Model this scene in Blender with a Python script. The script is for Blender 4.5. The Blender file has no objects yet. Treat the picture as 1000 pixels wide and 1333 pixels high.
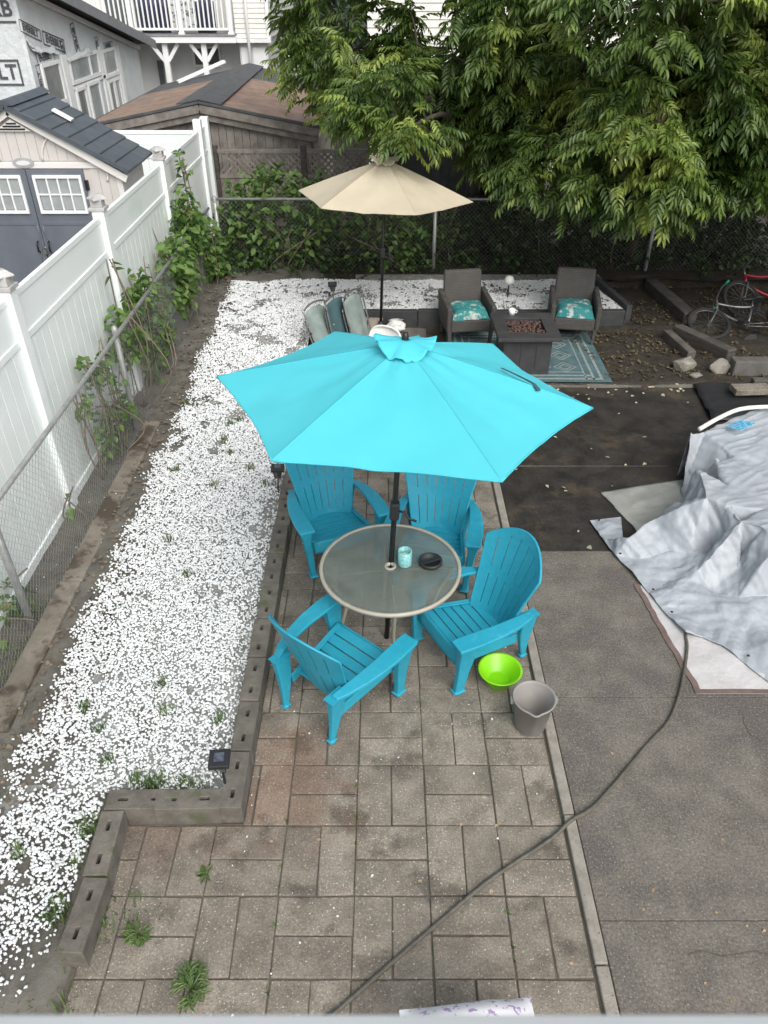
import bpy, math, random
import numpy as np
from mathutils import Vector, Matrix, noise as mnoise

# ------------------------------------------------------------------ camera, light
SC = bpy.context.scene
COL = SC.collection
cd = bpy.data.cameras.new('camera')
cam = bpy.data.objects.new('camera', cd)
COL.objects.link(cam)
cam.location = (0, 0, 4.2)
cam.rotation_euler = (math.radians(90 - 35.908), 0, 0)
cd.sensor_fit = 'VERTICAL'
cd.angle_y = 2 * math.atan(666.5 / 975.0)
cd.clip_start = 0.05
cd.clip_end = 400
cd.dof.use_dof = True
cd.dof.focus_distance = 6.0
cd.dof.aperture_fstop = 6.5
SC.camera = cam

world = bpy.data.worlds.new('World')
SC.world = world
world.use_nodes = True
wn = world.node_tree
wn.nodes.clear()
wo = wn.nodes.new('ShaderNodeOutputWorld')
bg = wn.nodes.new('ShaderNodeBackground')
hs = wn.nodes.new('ShaderNodeHueSaturation')
sky = wn.nodes.new('ShaderNodeTexSky')
sky.sky_type = 'NISHITA'
sky.sun_disc = False
sky.sun_elevation = math.radians(46)
sky.sun_rotation = math.radians(157)
sky.air_density = 1.0
sky.dust_density = 3.0
hs.inputs['Saturation'].default_value = 0.30
bg.inputs['Strength'].default_value = 0.115
wn.links.new(sky.outputs[0], hs.inputs['Color'])
wn.links.new(hs.outputs[0], bg.inputs['Color'])
wn.links.new(bg.outputs[0], wo.inputs['Surface'])

sd = bpy.data.lights.new('sun', 'SUN')
sun = bpy.data.objects.new('sun', sd)
COL.objects.link(sun)
sd.energy = 1.35
sd.angle = math.radians(48)
sd.color = (1.0, 0.97, 0.93)
_el, _rot = math.radians(46), math.radians(157)
_dir = Vector((math.sin(_rot) * math.cos(_el), math.cos(_rot) * math.cos(_el), math.sin(_el)))
sun.rotation_euler = _dir.to_track_quat('Z', 'Y').to_euler()
sun.location = (0, -5, 12)

SC.view_settings.view_transform = 'Standard'
SC.view_settings.look = 'None'
SC.view_settings.gamma = 1
SC.view_settings.use_curve_mapping = False
SC.view_settings.exposure = 0.85
SC.render.engine = 'CYCLES'
SC.cycles.use_denoising = True
SC.cycles.max_bounces = 6

rng = random.Random(7)
NR = np.random.RandomState(11)
R = math.radians


# ------------------------------------------------------------------ materials
def srgb(r, g, b):
    f = lambda c: (c / 255 / 12.92) if c / 255 <= .04045 else ((c / 255 + .055) / 1.055) ** 2.4
    return (f(r), f(g), f(b))


MATS = {}


def mat(name, c1, c2=None, scale=6.0, rough=0.6, rough2=None, bump=0.0, bscale=40.0, speck=None, speck_scale=90,
        speck_t=0.66, patch=None, patch_scale=1.2, patch_t=0.55, rand=0.0, metal=0.0, spec=0.5, transl=0.0, coords='pos',
        detail=6, stretch=(1, 1, 1), alpha=None, transmission=0.0, wave=None, bdist=0.01, stain=None, stain2=None, ridged=False, grain=0.0, grain_scale=75):
    m = bpy.data.materials.new(name)
    m.use_nodes = True
    nt = m.node_tree
    N, L = nt.nodes, nt.links
    N.clear()
    out = N.new('ShaderNodeOutputMaterial')
    p = N.new('ShaderNodeBsdfPrincipled')
    p.inputs['Roughness'].default_value = rough
    p.inputs['Metallic'].default_value = metal
    p.inputs['Specular IOR Level'].default_value = spec
    if transmission:
        p.inputs['Transmission Weight'].default_value = transmission
    if coords == 'pos':
        g = N.new('ShaderNodeNewGeometry')
        src = g.outputs['Position']
    else:
        g = N.new('ShaderNodeTexCoord')
        src = g.outputs['Object']
    if stretch != (1, 1, 1):
        mp = N.new('ShaderNodeMapping')
        mp.inputs['Scale'].default_value = stretch
        L.new(src, mp.inputs['Vector'])
        src = mp.outputs[0]

    def nz(s, d=detail):
        n = N.new('ShaderNodeTexNoise')
        n.inputs['Scale'].default_value = s
        n.inputs['Detail'].default_value = d
        n.inputs['Roughness'].default_value = .62
        L.new(src, n.inputs['Vector'])
        return n.outputs['Fac']

    def ramp(sock, a, b):
        r = N.new('ShaderNodeMapRange')
        r.interpolation_type = 'SMOOTHSTEP'
        r.inputs['From Min'].default_value = a
        r.inputs['From Max'].default_value = b
        L.new(sock, r.inputs['Value'])
        return r.outputs[0]

    def mixc(f, a, b):
        x = N.new('ShaderNodeMix')
        x.data_type = 'RGBA'
        for s, v in ((x.inputs[0], f), (x.inputs[6], a), (x.inputs[7], b)):
            if hasattr(v, 'is_linked'):
                L.new(v, s)
            elif isinstance(v, tuple):
                s.default_value = (*v[:3], 1)
            else:
                s.default_value = v
        return x.outputs[2]

    col = tuple(c1)
    if c2 is not None:
        col = mixc(ramp(nz(scale), .32, .68), c1, c2)
    if wave is not None:
        w = N.new('ShaderNodeTexWave')
        w.inputs['Scale'].default_value = wave[0]
        w.bands_direction = wave[2]
        w.inputs['Distortion'].default_value = wave[3] if len(wave) > 3 else 0.5
        L.new(src, w.inputs['Vector'])
        col = mixc(ramp(w.outputs['Fac'], .1, .9), col, wave[1])
    if patch is not None:
        col = mixc(ramp(nz(patch_scale, 5), patch_t, patch_t + .13), col, patch)
    if speck is not None:
        col = mixc(ramp(nz(speck_scale, 2), speck_t, speck_t + .05), col, speck)
    for st_ in (stain, stain2):
        if st_ is None:
            continue
        vm = N.new('ShaderNodeVectorMath')
        vm.operation = 'DISTANCE'
        vm.inputs[1].default_value = st_[0]
        L.new(src, vm.inputs[0])
        ad = N.new('ShaderNodeMath')
        ad.operation = 'MULTIPLY_ADD'
        L.new(nz(4.5, 5), ad.inputs[0])
        ad.inputs[1].default_value = st_[1] * 1.9
        L.new(vm.outputs['Value'], ad.inputs[2])
        mu = N.new('ShaderNodeMath')
        mu.operation = 'MULTIPLY'
        mu.inputs[1].default_value = .42
        L.new(ramp(ad.outputs[0], st_[1] * 2.0, st_[1] * 1.15), mu.inputs[0])
        col = mixc(mu.outputs[0], col, st_[2])
    if grain:
        gm = N.new('ShaderNodeMapRange')
        gm.inputs['From Min'].default_value = .3
        gm.inputs['From Max'].default_value = .7
        gm.inputs['To Min'].default_value = 1 - grain
        gm.inputs['To Max'].default_value = 1 + grain
        L.new(nz(grain_scale, 3), gm.inputs['Value'])
        h = N.new('ShaderNodeHueSaturation')
        L.new(gm.outputs[0], h.inputs['Value'])
        if hasattr(col, 'is_linked'):
            L.new(col, h.inputs['Color'])
        else:
            h.inputs['Color'].default_value = (*col, 1)
        col = h.outputs[0]
    if rand:
        oi = N.new('ShaderNodeObjectInfo')
        mr = N.new('ShaderNodeMapRange')
        mr.inputs['To Min'].default_value = 1 - rand
        mr.inputs['To Max'].default_value = 1 + rand
        L.new(oi.outputs['Random'], mr.inputs['Value'])
        h = N.new('ShaderNodeHueSaturation')
        L.new(mr.outputs[0], h.inputs['Value'])
        if hasattr(col, 'is_linked'):
            L.new(col, h.inputs['Color'])
        else:
            h.inputs['Color'].default_value = (*col, 1)
        col = h.outputs[0]
    if hasattr(col, 'is_linked'):
        L.new(col, p.inputs['Base Color'])
    else:
        p.inputs['Base Color'].default_value = (*col, 1)
    if rough2 is not None:
        rr = N.new('ShaderNodeMapRange')
        rr.inputs['From Min'].default_value = .35
        rr.inputs['From Max'].default_value = .65
        rr.inputs['To Min'].default_value = rough
        rr.inputs['To Max'].default_value = rough2
        L.new(nz(2.2, 4), rr.inputs['Value'])
        L.new(rr.outputs[0], p.inputs['Roughness'])
    if bump:
        b = N.new('ShaderNodeBump')
        b.inputs['Strength'].default_value = bump
        b.inputs['Distance'].default_value = bdist
        hs_ = nz(bscale, 4)
        if ridged:
            hs_.node.noise_type = 'RIDGED_MULTIFRACTAL'
            hs_.node.normalize = True
            hs_.node.inputs['Detail'].default_value = 5
            hs_.node.inputs['Distortion'].default_value = .6
        L.new(hs_, b.inputs['Height'])
        L.new(b.outputs[0], p.inputs['Normal'])
    sh = p.outputs[0]
    if transl:
        t = N.new('ShaderNodeBsdfTranslucent')
        if hasattr(col, 'is_linked'):
            L.new(col, t.inputs['Color'])
        else:
            t.inputs['Color'].default_value = (*col, 1)
        mx = N.new('ShaderNodeMixShader')
        mx.inputs[0].default_value = transl
        L.new(sh, mx.inputs[1])
        L.new(t.outputs[0], mx.inputs[2])
        sh = mx.outputs[0]
    if alpha is not None:
        t = N.new('ShaderNodeBsdfTransparent')
        mx = N.new('ShaderNodeMixShader')
        mx.inputs[0].default_value = alpha
        L.new(t.outputs[0], mx.inputs[1])
        L.new(sh, mx.inputs[2])
        sh = mx.outputs[0]
    L.new(sh, out.inputs['Surface'])
    MATS[name] = m
    return m


# ------------------------------------------------------------------ object helpers
def tag(o, label=None, cat=None, group=None, kind=None):
    if label:
        o['label'] = label
    if cat:
        o['category'] = cat
    if group:
        o['group'] = group
    if kind:
        o['kind'] = kind
    return o


def thing(name, label, cat, loc=(0, 0, 0), rz=0.0, group=None):
    o = bpy.data.objects.new(name, None)
    o.empty_display_size = .1
    COL.objects.link(o)
    o.location = loc
    o.rotation_euler = (0, 0, rz)
    return tag(o, label, cat, group)


def copy_tree(o, parent=None):
    c = o.copy()
    COL.objects.link(c)
    if parent is not None:
        c.parent = parent
    for ch in list(o.children):
        copy_tree(ch, c)
    return c


def np_obj(name, V, F, m, parent=None, smooth=False):
    """V (n,3); F (k,3) or (k,4) array, or a list of such arrays."""
    me = bpy.data.meshes.new(name)
    Fs = F if isinstance(F, list) else [F]
    V = np.asarray(V, dtype=np.float32)
    loops = np.concatenate([f.ravel() for f in Fs]).astype(np.int32)
    tot = np.concatenate([np.full(len(f), f.shape[1]) for f in Fs]).astype(np.int32)
    st = np.concatenate([[0], np.cumsum(tot)[:-1]]).astype(np.int32)
    me.vertices.add(len(V))
    me.vertices.foreach_set('co', V.ravel())
    me.loops.add(len(loops))
    me.loops.foreach_set('vertex_index', loops)
    me.polygons.add(len(tot))
    me.polygons.foreach_set('loop_start', st)
    me.polygons.foreach_set('loop_total', tot)
    if smooth:
        me.polygons.foreach_set('use_smooth', np.ones(len(tot), dtype=bool))
    me.update(calc_edges=True)
    me.validate()
    me.materials.append(m)
    o = bpy.data.objects.new(name, me)
    COL.objects.link(o)
    if parent is not None:
        o.parent = parent
    return o


class MB:
    def __init__(s):
        s.v, s.f = [], []

    def add(s, vs, fs):
        b = len(s.v)
        s.v += [tuple(v) for v in vs]
        s.f += [tuple(b + i for i in f) for f in fs]
        return s

    def box(s, x0, x1, y0, y1, z0, z1, M=None):
        vs = [Vector((x, y, z)) for z in (z0, z1) for y in (y0, y1) for x in (x0, x1)]
        if M is not None:
            vs = [M @ v for v in vs]
        return s.add(vs, [(0, 2, 3, 1), (4, 5, 7, 6), (0, 1, 5, 4), (2, 6, 7, 3), (0, 4, 6, 2), (1, 3, 7, 5)])

    def hexa(s, b, t):
        """b, t: 4 points each, ccw seen from above."""
        return s.add(list(b) + list(t), [(3, 2, 1, 0), (4, 5, 6, 7), (0, 1, 5, 4), (1, 2, 6, 5), (2, 3, 7, 6), (3, 0, 4, 7)])

    def beam(s, p, q, w, h, up=(0, 0, 1), w2=None, h2=None):
        p, q = Vector(p), Vector(q)
        d = (q - p).normalized()
        a = d.cross(Vector(up))
        if a.length < 1e-4:
            a = d.cross(Vector((0, 1, 0)))
        a.normalize()
        u = a.cross(d)
        w2 = w if w2 is None else w2
        h2 = h if h2 is None else h2
        r1 = [p + a * (i * w / 2) + u * (j * h / 2) for i, j in ((-1, -1), (1, -1), (1, 1), (-1, 1))]
        r2 = [q + a * (i * w2 / 2) + u * (j * h2 / 2) for i, j in ((-1, -1), (1, -1), (1, 1), (-1, 1))]
        return s.add(r1 + r2, [(0, 1, 2, 3), (7, 6, 5, 4), (0, 4, 5, 1), (1, 5, 6, 2), (2, 6, 7, 3), (3, 7, 4, 0)])

    def tube(s, pts, r, n=8, closed=False, cap=True):
        pts = [Vector(p) for p in pts]
        m = len(pts)
        rs = r if isinstance(r, (list, tuple)) else [r] * m
        rings = []
        prev = None
        for i, p in enumerate(pts):
            if closed:
                t = pts[(i + 1) % m] - pts[i - 1]
            else:
                t = pts[min(i + 1, m - 1)] - pts[max(i - 1, 0)]
            t.normalize()
            if prev is None:
                a = t.orthogonal().normalized()
            else:
                a = (prev - t * prev.dot(t))
                a = a.normalized() if a.length > 1e-5 else t.orthogonal().normalized()
            prev = a
            b = t.cross(a)
            rings.append([p + (a * math.cos(k * 2 * math.pi / n) + b * math.sin(k * 2 * math.pi / n)) * rs[i] for k in range(n)])
        fs = []
        for i in range(m if closed else m - 1):
            for k in range(n):
                i2 = (i + 1) % m
                fs.append((i * n + k, i * n + (k + 1) % n, i2 * n + (k + 1) % n, i2 * n + k))
        if cap and not closed:
            fs += [tuple(range(n - 1, -1, -1)), tuple((m - 1) * n + k for k in range(n))]
        return s.add([v for g in rings for v in g], fs)

    def lathe(s, prof, n=24, c=(0, 0, 0), cap=True):
        vs, fs = [], []
        for r, z in prof:
            for k in range(n):
                a = 2 * math.pi * k / n
                vs.append((c[0] + r * math.cos(a), c[1] + r * math.sin(a), c[2] + z))
        for i in range(len(prof) - 1):
            for k in range(n):
                fs.append((i * n + k, i * n + (k + 1) % n, (i + 1) * n + (k + 1) % n, (i + 1) * n + k))
        if cap:
            fs += [tuple(range(n - 1, -1, -1)), tuple((len(prof) - 1) * n + k for k in range(n))]
        return s.add(vs, fs)

    def prism(s, poly, z0, z1, M=None):
        n = len(poly)
        vs = [Vector((*p, z0)) for p in poly] + [Vector((*p, z1)) for p in poly]
        if M is not None:
            vs = [M @ v for v in vs]
        return s.add(vs, [tuple(range(n - 1, -1, -1)), tuple(range(n, 2 * n))] + [(i, (i + 1) % n, n + (i + 1) % n, n + i) for i in range(n)])

    def grid(s, fn, nu, nv):
        vs = [fn(i / nu, j / nv) for j in range(nv + 1) for i in range(nu + 1)]
        return s.add(vs, [(j * (nu + 1) + i, j * (nu + 1) + i + 1, (j + 1) * (nu + 1) + i + 1, (j + 1) * (nu + 1) + i)
                          for j in range(nv) for i in range(nu)])

    def build(s, name, m, parent=None, smooth=False, bevel=0.0, solid=0.0, seg=2, subd=0):
        me = bpy.data.meshes.new(name)
        me.from_pydata(s.v, [], s.f)
        if smooth:
            me.polygons.foreach_set('use_smooth', [True] * len(me.polygons))
        me.update()
        me.materials.append(m)
        o = bpy.data.objects.new(name, me)
        COL.objects.link(o)
        if parent is not None:
            o.parent = parent
        if solid:
            md = o.modifiers.new('solid', 'SOLIDIFY')
            md.thickness = solid
            md.offset = 0
        if bevel:
            md = o.modifiers.new('bevel', 'BEVEL')
            md.width = bevel
            md.segments = seg
            md.limit_method = 'ANGLE'
            md.angle_limit = R(35)
            if smooth:
                md.harden_normals = False
        if subd:
            md = o.modifiers.new('sub', 'SUBSURF')
            md.levels = subd
            md.render_levels = subd
        return o


def fbm(x, y, z=0.0, o=4):
    return mnoise.fractal(Vector((x, y, z)), 1.0, 2.0, o)


def rot_mats(az, tilt, roll):
    """(m,3,3): roll about x, tilt about y, az about z"""
    ca, sa, ct, st, cr, sr = np.cos(az), np.sin(az), np.cos(tilt), np.sin(tilt), np.cos(roll), np.sin(roll)
    Z = np.zeros_like(ca)
    O = np.ones_like(ca)
    Rz = np.stack([np.stack([ca, -sa, Z], -1), np.stack([sa, ca, Z], -1), np.stack([Z, Z, O], -1)], -2)
    Ry = np.stack([np.stack([ct, Z, st], -1), np.stack([Z, O, Z], -1), np.stack([-st, Z, ct], -1)], -2)
    Rx = np.stack([np.stack([O, Z, Z], -1), np.stack([Z, cr, -sr], -1), np.stack([Z, sr, cr], -1)], -2)
    return Rz @ Ry @ Rx


def scatter(TV, TF, pos, rot, sc):
    """instances of a template merged: TV (n,3) TF list of arrays"""
    m, n = len(pos), len(TV)
    sc = np.asarray(sc)
    S = TV[None, :, :] * (sc[:, None, None] if sc.ndim == 1 else sc[:, None, :])
    V = np.einsum('mij,mnj->mni', rot, S) + pos[:, None, :]
    off = (np.arange(m) * n)[:, None, None]
    Fs = [(f[None] + off).reshape(-1, f.shape[1]) for f in (TF if isinstance(TF, list) else [TF])]
    return V.reshape(-1, 3), Fs


def inpoly(x, y, poly):
    c = False
    n = len(poly)
    for i in range(n):
        x1, y1 = poly[i]
        x2, y2 = poly[i - 1]
        if (y1 > y) != (y2 > y) and x < (x2 - x1) * (y - y1) / (y2 - y1) + x1:
            c = not c
    return c


# ------------------------------------------------------------------ palette
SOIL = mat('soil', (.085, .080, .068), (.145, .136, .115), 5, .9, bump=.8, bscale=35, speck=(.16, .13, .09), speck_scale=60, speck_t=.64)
YARD = mat('yard_dirt', (.020, .016, .011), (.042, .034, .023), 6, .8, bump=.8, bscale=25, speck=(.12, .10, .055), speck_scale=42, speck_t=.64)  # wet dark soil, toned further down to stand in for tree shade
PAVER = mat('paver_concrete', (.163, .142, .114), (.260, .228, .185), 5, .55, .85, bump=.6, bscale=110, speck=(.50, .47, .41), speck_scale=85,
            speck_t=.635, patch=(.115, .10, .08), patch_scale=2.6, patch_t=.52, rand=.13, spec=.3, grain=.28, stain=((-.62, 2.85, 0), .62, (.20, .105, .065)), stain2=((-1.35, 2.5, 0), .35, (.17, .11, .08)))
JOINT = mat('joint_sand', (.088, .076, .058), (.125, .108, .084), 9, .9, bump=.6, bscale=60, patch=(.045, .06, .03), patch_scale=3, patch_t=.56)
CONC = mat('slab_concrete', (.115, .103, .086), (.170, .153, .129), 4, .55, .9, bump=.4, bscale=150, speck=(.29, .265, .235), speck_scale=95, speck_t=.61,
           patch=(.108, .096, .088), patch_scale=1.3, patch_t=.5, spec=.3, grain=.34, grain_scale=62)
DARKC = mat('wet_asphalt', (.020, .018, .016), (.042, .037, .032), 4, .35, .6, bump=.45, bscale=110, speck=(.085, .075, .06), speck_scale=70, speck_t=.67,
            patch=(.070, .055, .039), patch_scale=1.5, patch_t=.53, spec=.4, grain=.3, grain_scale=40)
DUST = mat('stone_dust', (.17, .17, .155), (.30, .30, .285), 9, .9, bump=.6, bscale=50, patch=(.085, .088, .062), patch_scale=2.6, patch_t=.54, grain=.3, grain_scale=50)
KERB = mat('kerb_concrete', (.22, .20, .17), (.30, .275, .235), 14, .8, bump=.5, bscale=90, speck=(.12, .11, .09), speck_scale=50, speck_t=.66)
BLOCK = mat('weathered_block', (.105, .093, .078), (.16, .145, .12), 11, .85, bump=.6, bscale=80, patch=(.085, .095, .05), patch_scale=5, patch_t=.56, rand=.1,
            speck=(.09, .08, .07), speck_scale=70, speck_t=.67)
STONE = mat('marble_chip', (.66, .68, .68), (.86, .87, .87), 40, .6, patch=(.48, .49, .47), patch_scale=16, patch_t=.58, bump=.5, bscale=60)
VINYL = mat('white_vinyl', (.79, .84, .82), (.84, .87, .86), 1.5, .35, patch=(.72, .785, .74), patch_scale=1.0, patch_t=.60)
VINYLB = mat('white_vinyl_board', (.78, .83, .81), (.83, .865, .85), 1.5, .38, patch=(.70, .775, .725), patch_scale=1.0, patch_t=.54, rand=.02)
WTRIM = mat('white_trim', (.74, .75, .74), (.80, .80, .79), 3, .5)
GALV = mat('galvanised_steel', (.30, .31, .30), (.40, .40, .39), 12, .5, metal=.5)
WIRE = mat('chain_wire', (.30, .30, .29), (.38, .38, .37), 8, .55, metal=.35)
CHAIRB = mat('turquoise_resin', (.020, .285, .395), (.026, .31, .43), 2, .42, .6, coords='obj', bump=.06, bscale=160, spec=.4, patch=(.045, .34, .45), patch_scale=7, patch_t=.6, grain=.06, grain_scale=25)
CANOPY = mat('turquoise_canvas', (.105, .64, .73), (.118, .675, .765), 1.3, .75, transl=.30, bump=.25, bscale=300, spec=.2, coords='obj', bdist=.002)
BEIGE = mat('cream_canvas', (.60, .525, .39), (.66, .585, .44), 2, .85, transl=.28, bump=.25, bscale=300, patch=(.50, .41, .28), patch_scale=3, patch_t=.66, coords='obj', bdist=.002)
BLACKM = mat('black_metal', (.012, .012, .013), (.02, .02, .02), 10, .4, metal=.2)
BLACKP = mat('black_plastic', (.014, .015, .017), (.022, .022, .024), 8, .5)
TAUPEM = mat('taupe_metal', (.36, .32, .26), (.42, .38, .31), 9, .45)
LIME = mat('lime_plastic', (.22, .60, .005), (.24, .64, .008), 3, .35, coords='obj')
BUCKET = mat('grey_plastic', (.24, .22, .205), (.27, .25, .235), 4, .45, coords='obj')
HOSE = mat('hose_rubber', (.07, .066, .052), (.115, .105, .082), 25, .5)
TARP = mat('silver_tarp', (.29, .315, .34), (.35, .375, .40), 2.2, .45, bump=.40, bscale=5.0, patch=(.36, .385, .41), patch_scale=2.2, patch_t=.57, spec=.5, bdist=.018, ridged=True)
TARPG = mat('olive_tarp', (.24, .25, .225), (.33, .33, .30), 2.5, .6, bump=.3, bscale=15, bdist=.02)
TARPW = mat('pale_tarp', (.44, .425, .415), (.52, .505, .50), 2.5, .5, bump=.5, bscale=14, bdist=.02)
HEM = mat('brown_hem', (.12, .08, .07), (.17, .12, .10), 9, .8)
POOLB = mat('pool_liner', (.05, .22, .42), (.25, .45, .62), 30, .4)
WOODD = mat('weathered_timber', (.055, .048, .04), (.10, .09, .078), 5, .9, bump=.6, bscale=40, stretch=(1, 1, 6), rand=.2)
OLDWALL = mat('old_grey_wood', (.15, .132, .115), (.25, .227, .20), 6, .9, bump=.5, bscale=50, rand=.12)
DARKT = mat('dark_edging', (.03, .032, .034), (.05, .05, .05), 6, .75, bump=.4, bscale=50, rand=.15)
ROOFB = mat('brown_roof_felt', (.20, .135, .10), (.29, .205, .155), 4, .9, bump=.4, bscale=60, patch=(.17, .15, .135), patch_scale=1.8, patch_t=.55, rand=.1)
ROOFD = mat('dark_roof_felt', (.055, .058, .06), (.085, .088, .09), 6, .8, bump=.4, bscale=60)
SHROOF = mat('slate_plastic', (.055, .068, .08), (.075, .088, .10), 5, .55, rand=.1, bump=.2, bscale=60)
TAUPE = mat('taupe_resin', (.52, .49, .46), (.57, .54, .51), 3, .6, rand=.03)
TAUPEL = mat('pale_resin', (.63, .61, .585), (.67, .65, .62), 3, .6)
DOORG = mat('slate_door', (.105, .12, .145), (.13, .145, .17), 3, .5)
GLASSD = mat('dark_glass', (.08, .09, .09), (.13, .14, .14), 5, .12, spec=.6)
GLASSG = mat('grey_glass', (.22, .25, .25), (.36, .38, .38), 2, .15, spec=.6)
WRAP = mat('house_wrap', (.54, .58, .585), (.62, .655, .66), 2.0, .45, bump=.6, bscale=5, bdist=.06, patch=(.48, .52, .525), patch_scale=.8, patch_t=.56)
INK = mat('printed_ink', (.06, .065, .07), (.09, .095, .10), 20, .7)
SIDING = mat('cream_siding', (.70, .69, .64), (.75, .74, .69), 2, .6, rand=.03)
HOUSEW = mat('pale_wall', (.62, .62, .61), (.69, .69, .68), 1.5, .7)
SHINGLE = mat('asphalt_shingle', (.07, .073, .078), (.11, .115, .12), 12, .9, bump=.4, bscale=50)
NAVY = mat('navy_fabric', (.03, .035, .07), (.05, .055, .10), 5, .8)
LEAFM = mat('tree_leaf', (.046, .092, .021), (.145, .215, .044), 1.3, .36, patch=(.38, .47, .11), patch_scale=.9, patch_t=.505, transl=.36, spec=.45)  # bright yellow-green patches paint in clumps that catch the light
LEAFD = mat('ivy_leaf', (.026, .056, .019), (.058, .10, .030), 3.0, .5, patch=(.065, .10, .03), patch_scale=1.7, patch_t=.6, transl=.2, spec=.4)
LEAFV = mat('vine_leaf', (.075, .15, .038), (.155, .25, .062), 5.0, .5, patch=(.20, .28, .075), patch_scale=3, patch_t=.58, transl=.3, spec=.35)
LEAFB = mat('bush_leaf', (.07, .14, .035), (.15, .235, .062), 3.5, .5, patch=(.17, .22, .06), patch_scale=2, patch_t=.58, transl=.28, spec=.4)
LEAFF = mat('far_leaf', (.045, .085, .05), (.085, .13, .085), 1.0, .6, transl=.3)
BARK = mat('bark', (.055, .042, .03), (.10, .08, .058), 12, .9, bump=.9, bscale=30, stretch=(1, 1, .3))
STEMV = mat('vine_stem', (.14, .11, .08), (.2, .16, .12), 12, .9)
GRASS = mat('grass_blade', (.06, .12, .03), (.14, .20, .06), 6, .6, transl=.25)
LITTER = mat('leaf_litter', (.045, .034, .018), (.13, .10, .05), 40, .7, patch=(.10, .12, .04), patch_scale=20, patch_t=.58)
WICKER = mat('wicker', (.055, .052, .047), (.085, .08, .073), 8, .7, wave=(16, (.05, .045, .04), 'Z', .3), bump=.8, bscale=70)  # lowered so the colour carries some shade of the trees overhead
TEALF = mat('teal_floral_fabric', (.015, .15, .15), (.022, .19, .185), 5, .85, patch=(.40, .42, .39), patch_scale=9, patch_t=.5)  # pale print dimmed too, tree shade put into the fabric colour
FIREP = mat('charcoal_metal', (.035, .035, .036), (.05, .05, .05), 7, .5)
LAVA = mat('lava_rock', (.04, .025, .02), (.13, .07, .055), 25, .9, bump=.6)
WPLAST = mat('white_plastic', (.66, .66, .62), (.73, .73, .69), 4, .45, patch=(.55, .56, .52), patch_scale=4, patch_t=.6)
SAGE = mat('sage_sling', (.17, .22, .20), (.24, .29, .27), 6, .8)
TEALD = mat('dark_teal_sling', (.035, .075, .085), (.05, .10, .11), 6, .8)
ROCK = mat('pale_rock', (.17, .158, .135), (.28, .26, .225), 9, .85, bump=.7, bscale=30)
RED = mat('red_paint', (.30, .008, .02), (.34, .01, .025), 5, .3)
SILVER = mat('silver_paint', (.20, .21, .21), (.30, .30, .30), 8, .4, metal=.7, patch=(.10, .07, .05), patch_scale=9, patch_t=.55)
RUBBER = mat('tyre_rubber', (.015, .015, .015), (.025, .025, .025), 20, .8)
GREENP = mat('green_grip', (.01, .22, .12), (.012, .26, .14), 5, .5)
CARTON = mat('pale_carton', (.34, .28, .25), (.42, .35, .31), 6, .85)


# ------------------------------------------------------------------ ground
def struct(o):
    o['kind'] = 'structure'
    return o


def gz(x, y):
    """height of the white stone bed"""
    t = min(1, max(0, (y - 7.6) / 2.6))
    return .085 + (.27 - .085) * t * t * (3 - 2 * t)


g = MB()
g.box(-90, 90, -30, 150, -.35, -.16)
struct(g.build('ground', YARD))

# earth of the yard (a gently uneven sheet, below every paved surface)
def earth(u, v):
    x, y = -2.98 + u * 14, .2 + v * 13.6
    z = -.075 + .015 * fbm(x * 1.5, y * 1.5)
    if y > 8.45 and x > -.95:
        z = .004 + .02 * fbm(x * 2, y * 2, 3)
        if y > 10.2:
            z += .05
    if y > 11.9:
        z = max(z, .20 + .03 * fbm(x * 2, y * 2, 3))
    if x < -.95 and y > 2.6:
        z = gz(x, y) - .03 + .012 * fbm(x * 5, y * 5)
    if x < -1.62 and y <= 2.6:
        z = .055 + .02 * fbm(x * 4, y * 4) - max(0, 1.75 - y) * .10
    return (x, y, z)
g = MB()
g.grid(earth, 150, 150)
yard = struct(g.build('yard_ground', SOIL, smooth=True))
g = MB()
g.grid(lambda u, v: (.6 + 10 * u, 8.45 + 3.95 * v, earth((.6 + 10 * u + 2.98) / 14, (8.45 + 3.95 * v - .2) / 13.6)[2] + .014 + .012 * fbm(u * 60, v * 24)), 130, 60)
struct(g.build('back_yard', YARD, smooth=True))  # separate darker sheet: the trees' shade is put into its soil colour
g = MB()
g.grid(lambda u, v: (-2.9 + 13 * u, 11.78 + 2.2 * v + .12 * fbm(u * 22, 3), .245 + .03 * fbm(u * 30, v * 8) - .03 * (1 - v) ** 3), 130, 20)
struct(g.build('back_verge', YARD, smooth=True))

# ------------------------------------------------------------------ patio of basket weave pavers
g = MB()
g.box(1.165, 7.5, .25, 8.5, -.12, -.012)
struct(g.build('slab_bed', JOINT))
g = MB()
g.box(-.86, 1.10, 1.0, 8.5, -.1, -.010)
g.box(-1.66, -.8601, 1.0, 2.58, -.1, -.010)
patio = struct(g.build('patio', JOINT))
CELL = .4235


def in_patio(x0, x1, y0, y1):
    lo = -1.60 if y1 <= 2.575 else -.855
    return max(x0, lo), min(x1, 1.085), y0, y1


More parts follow.
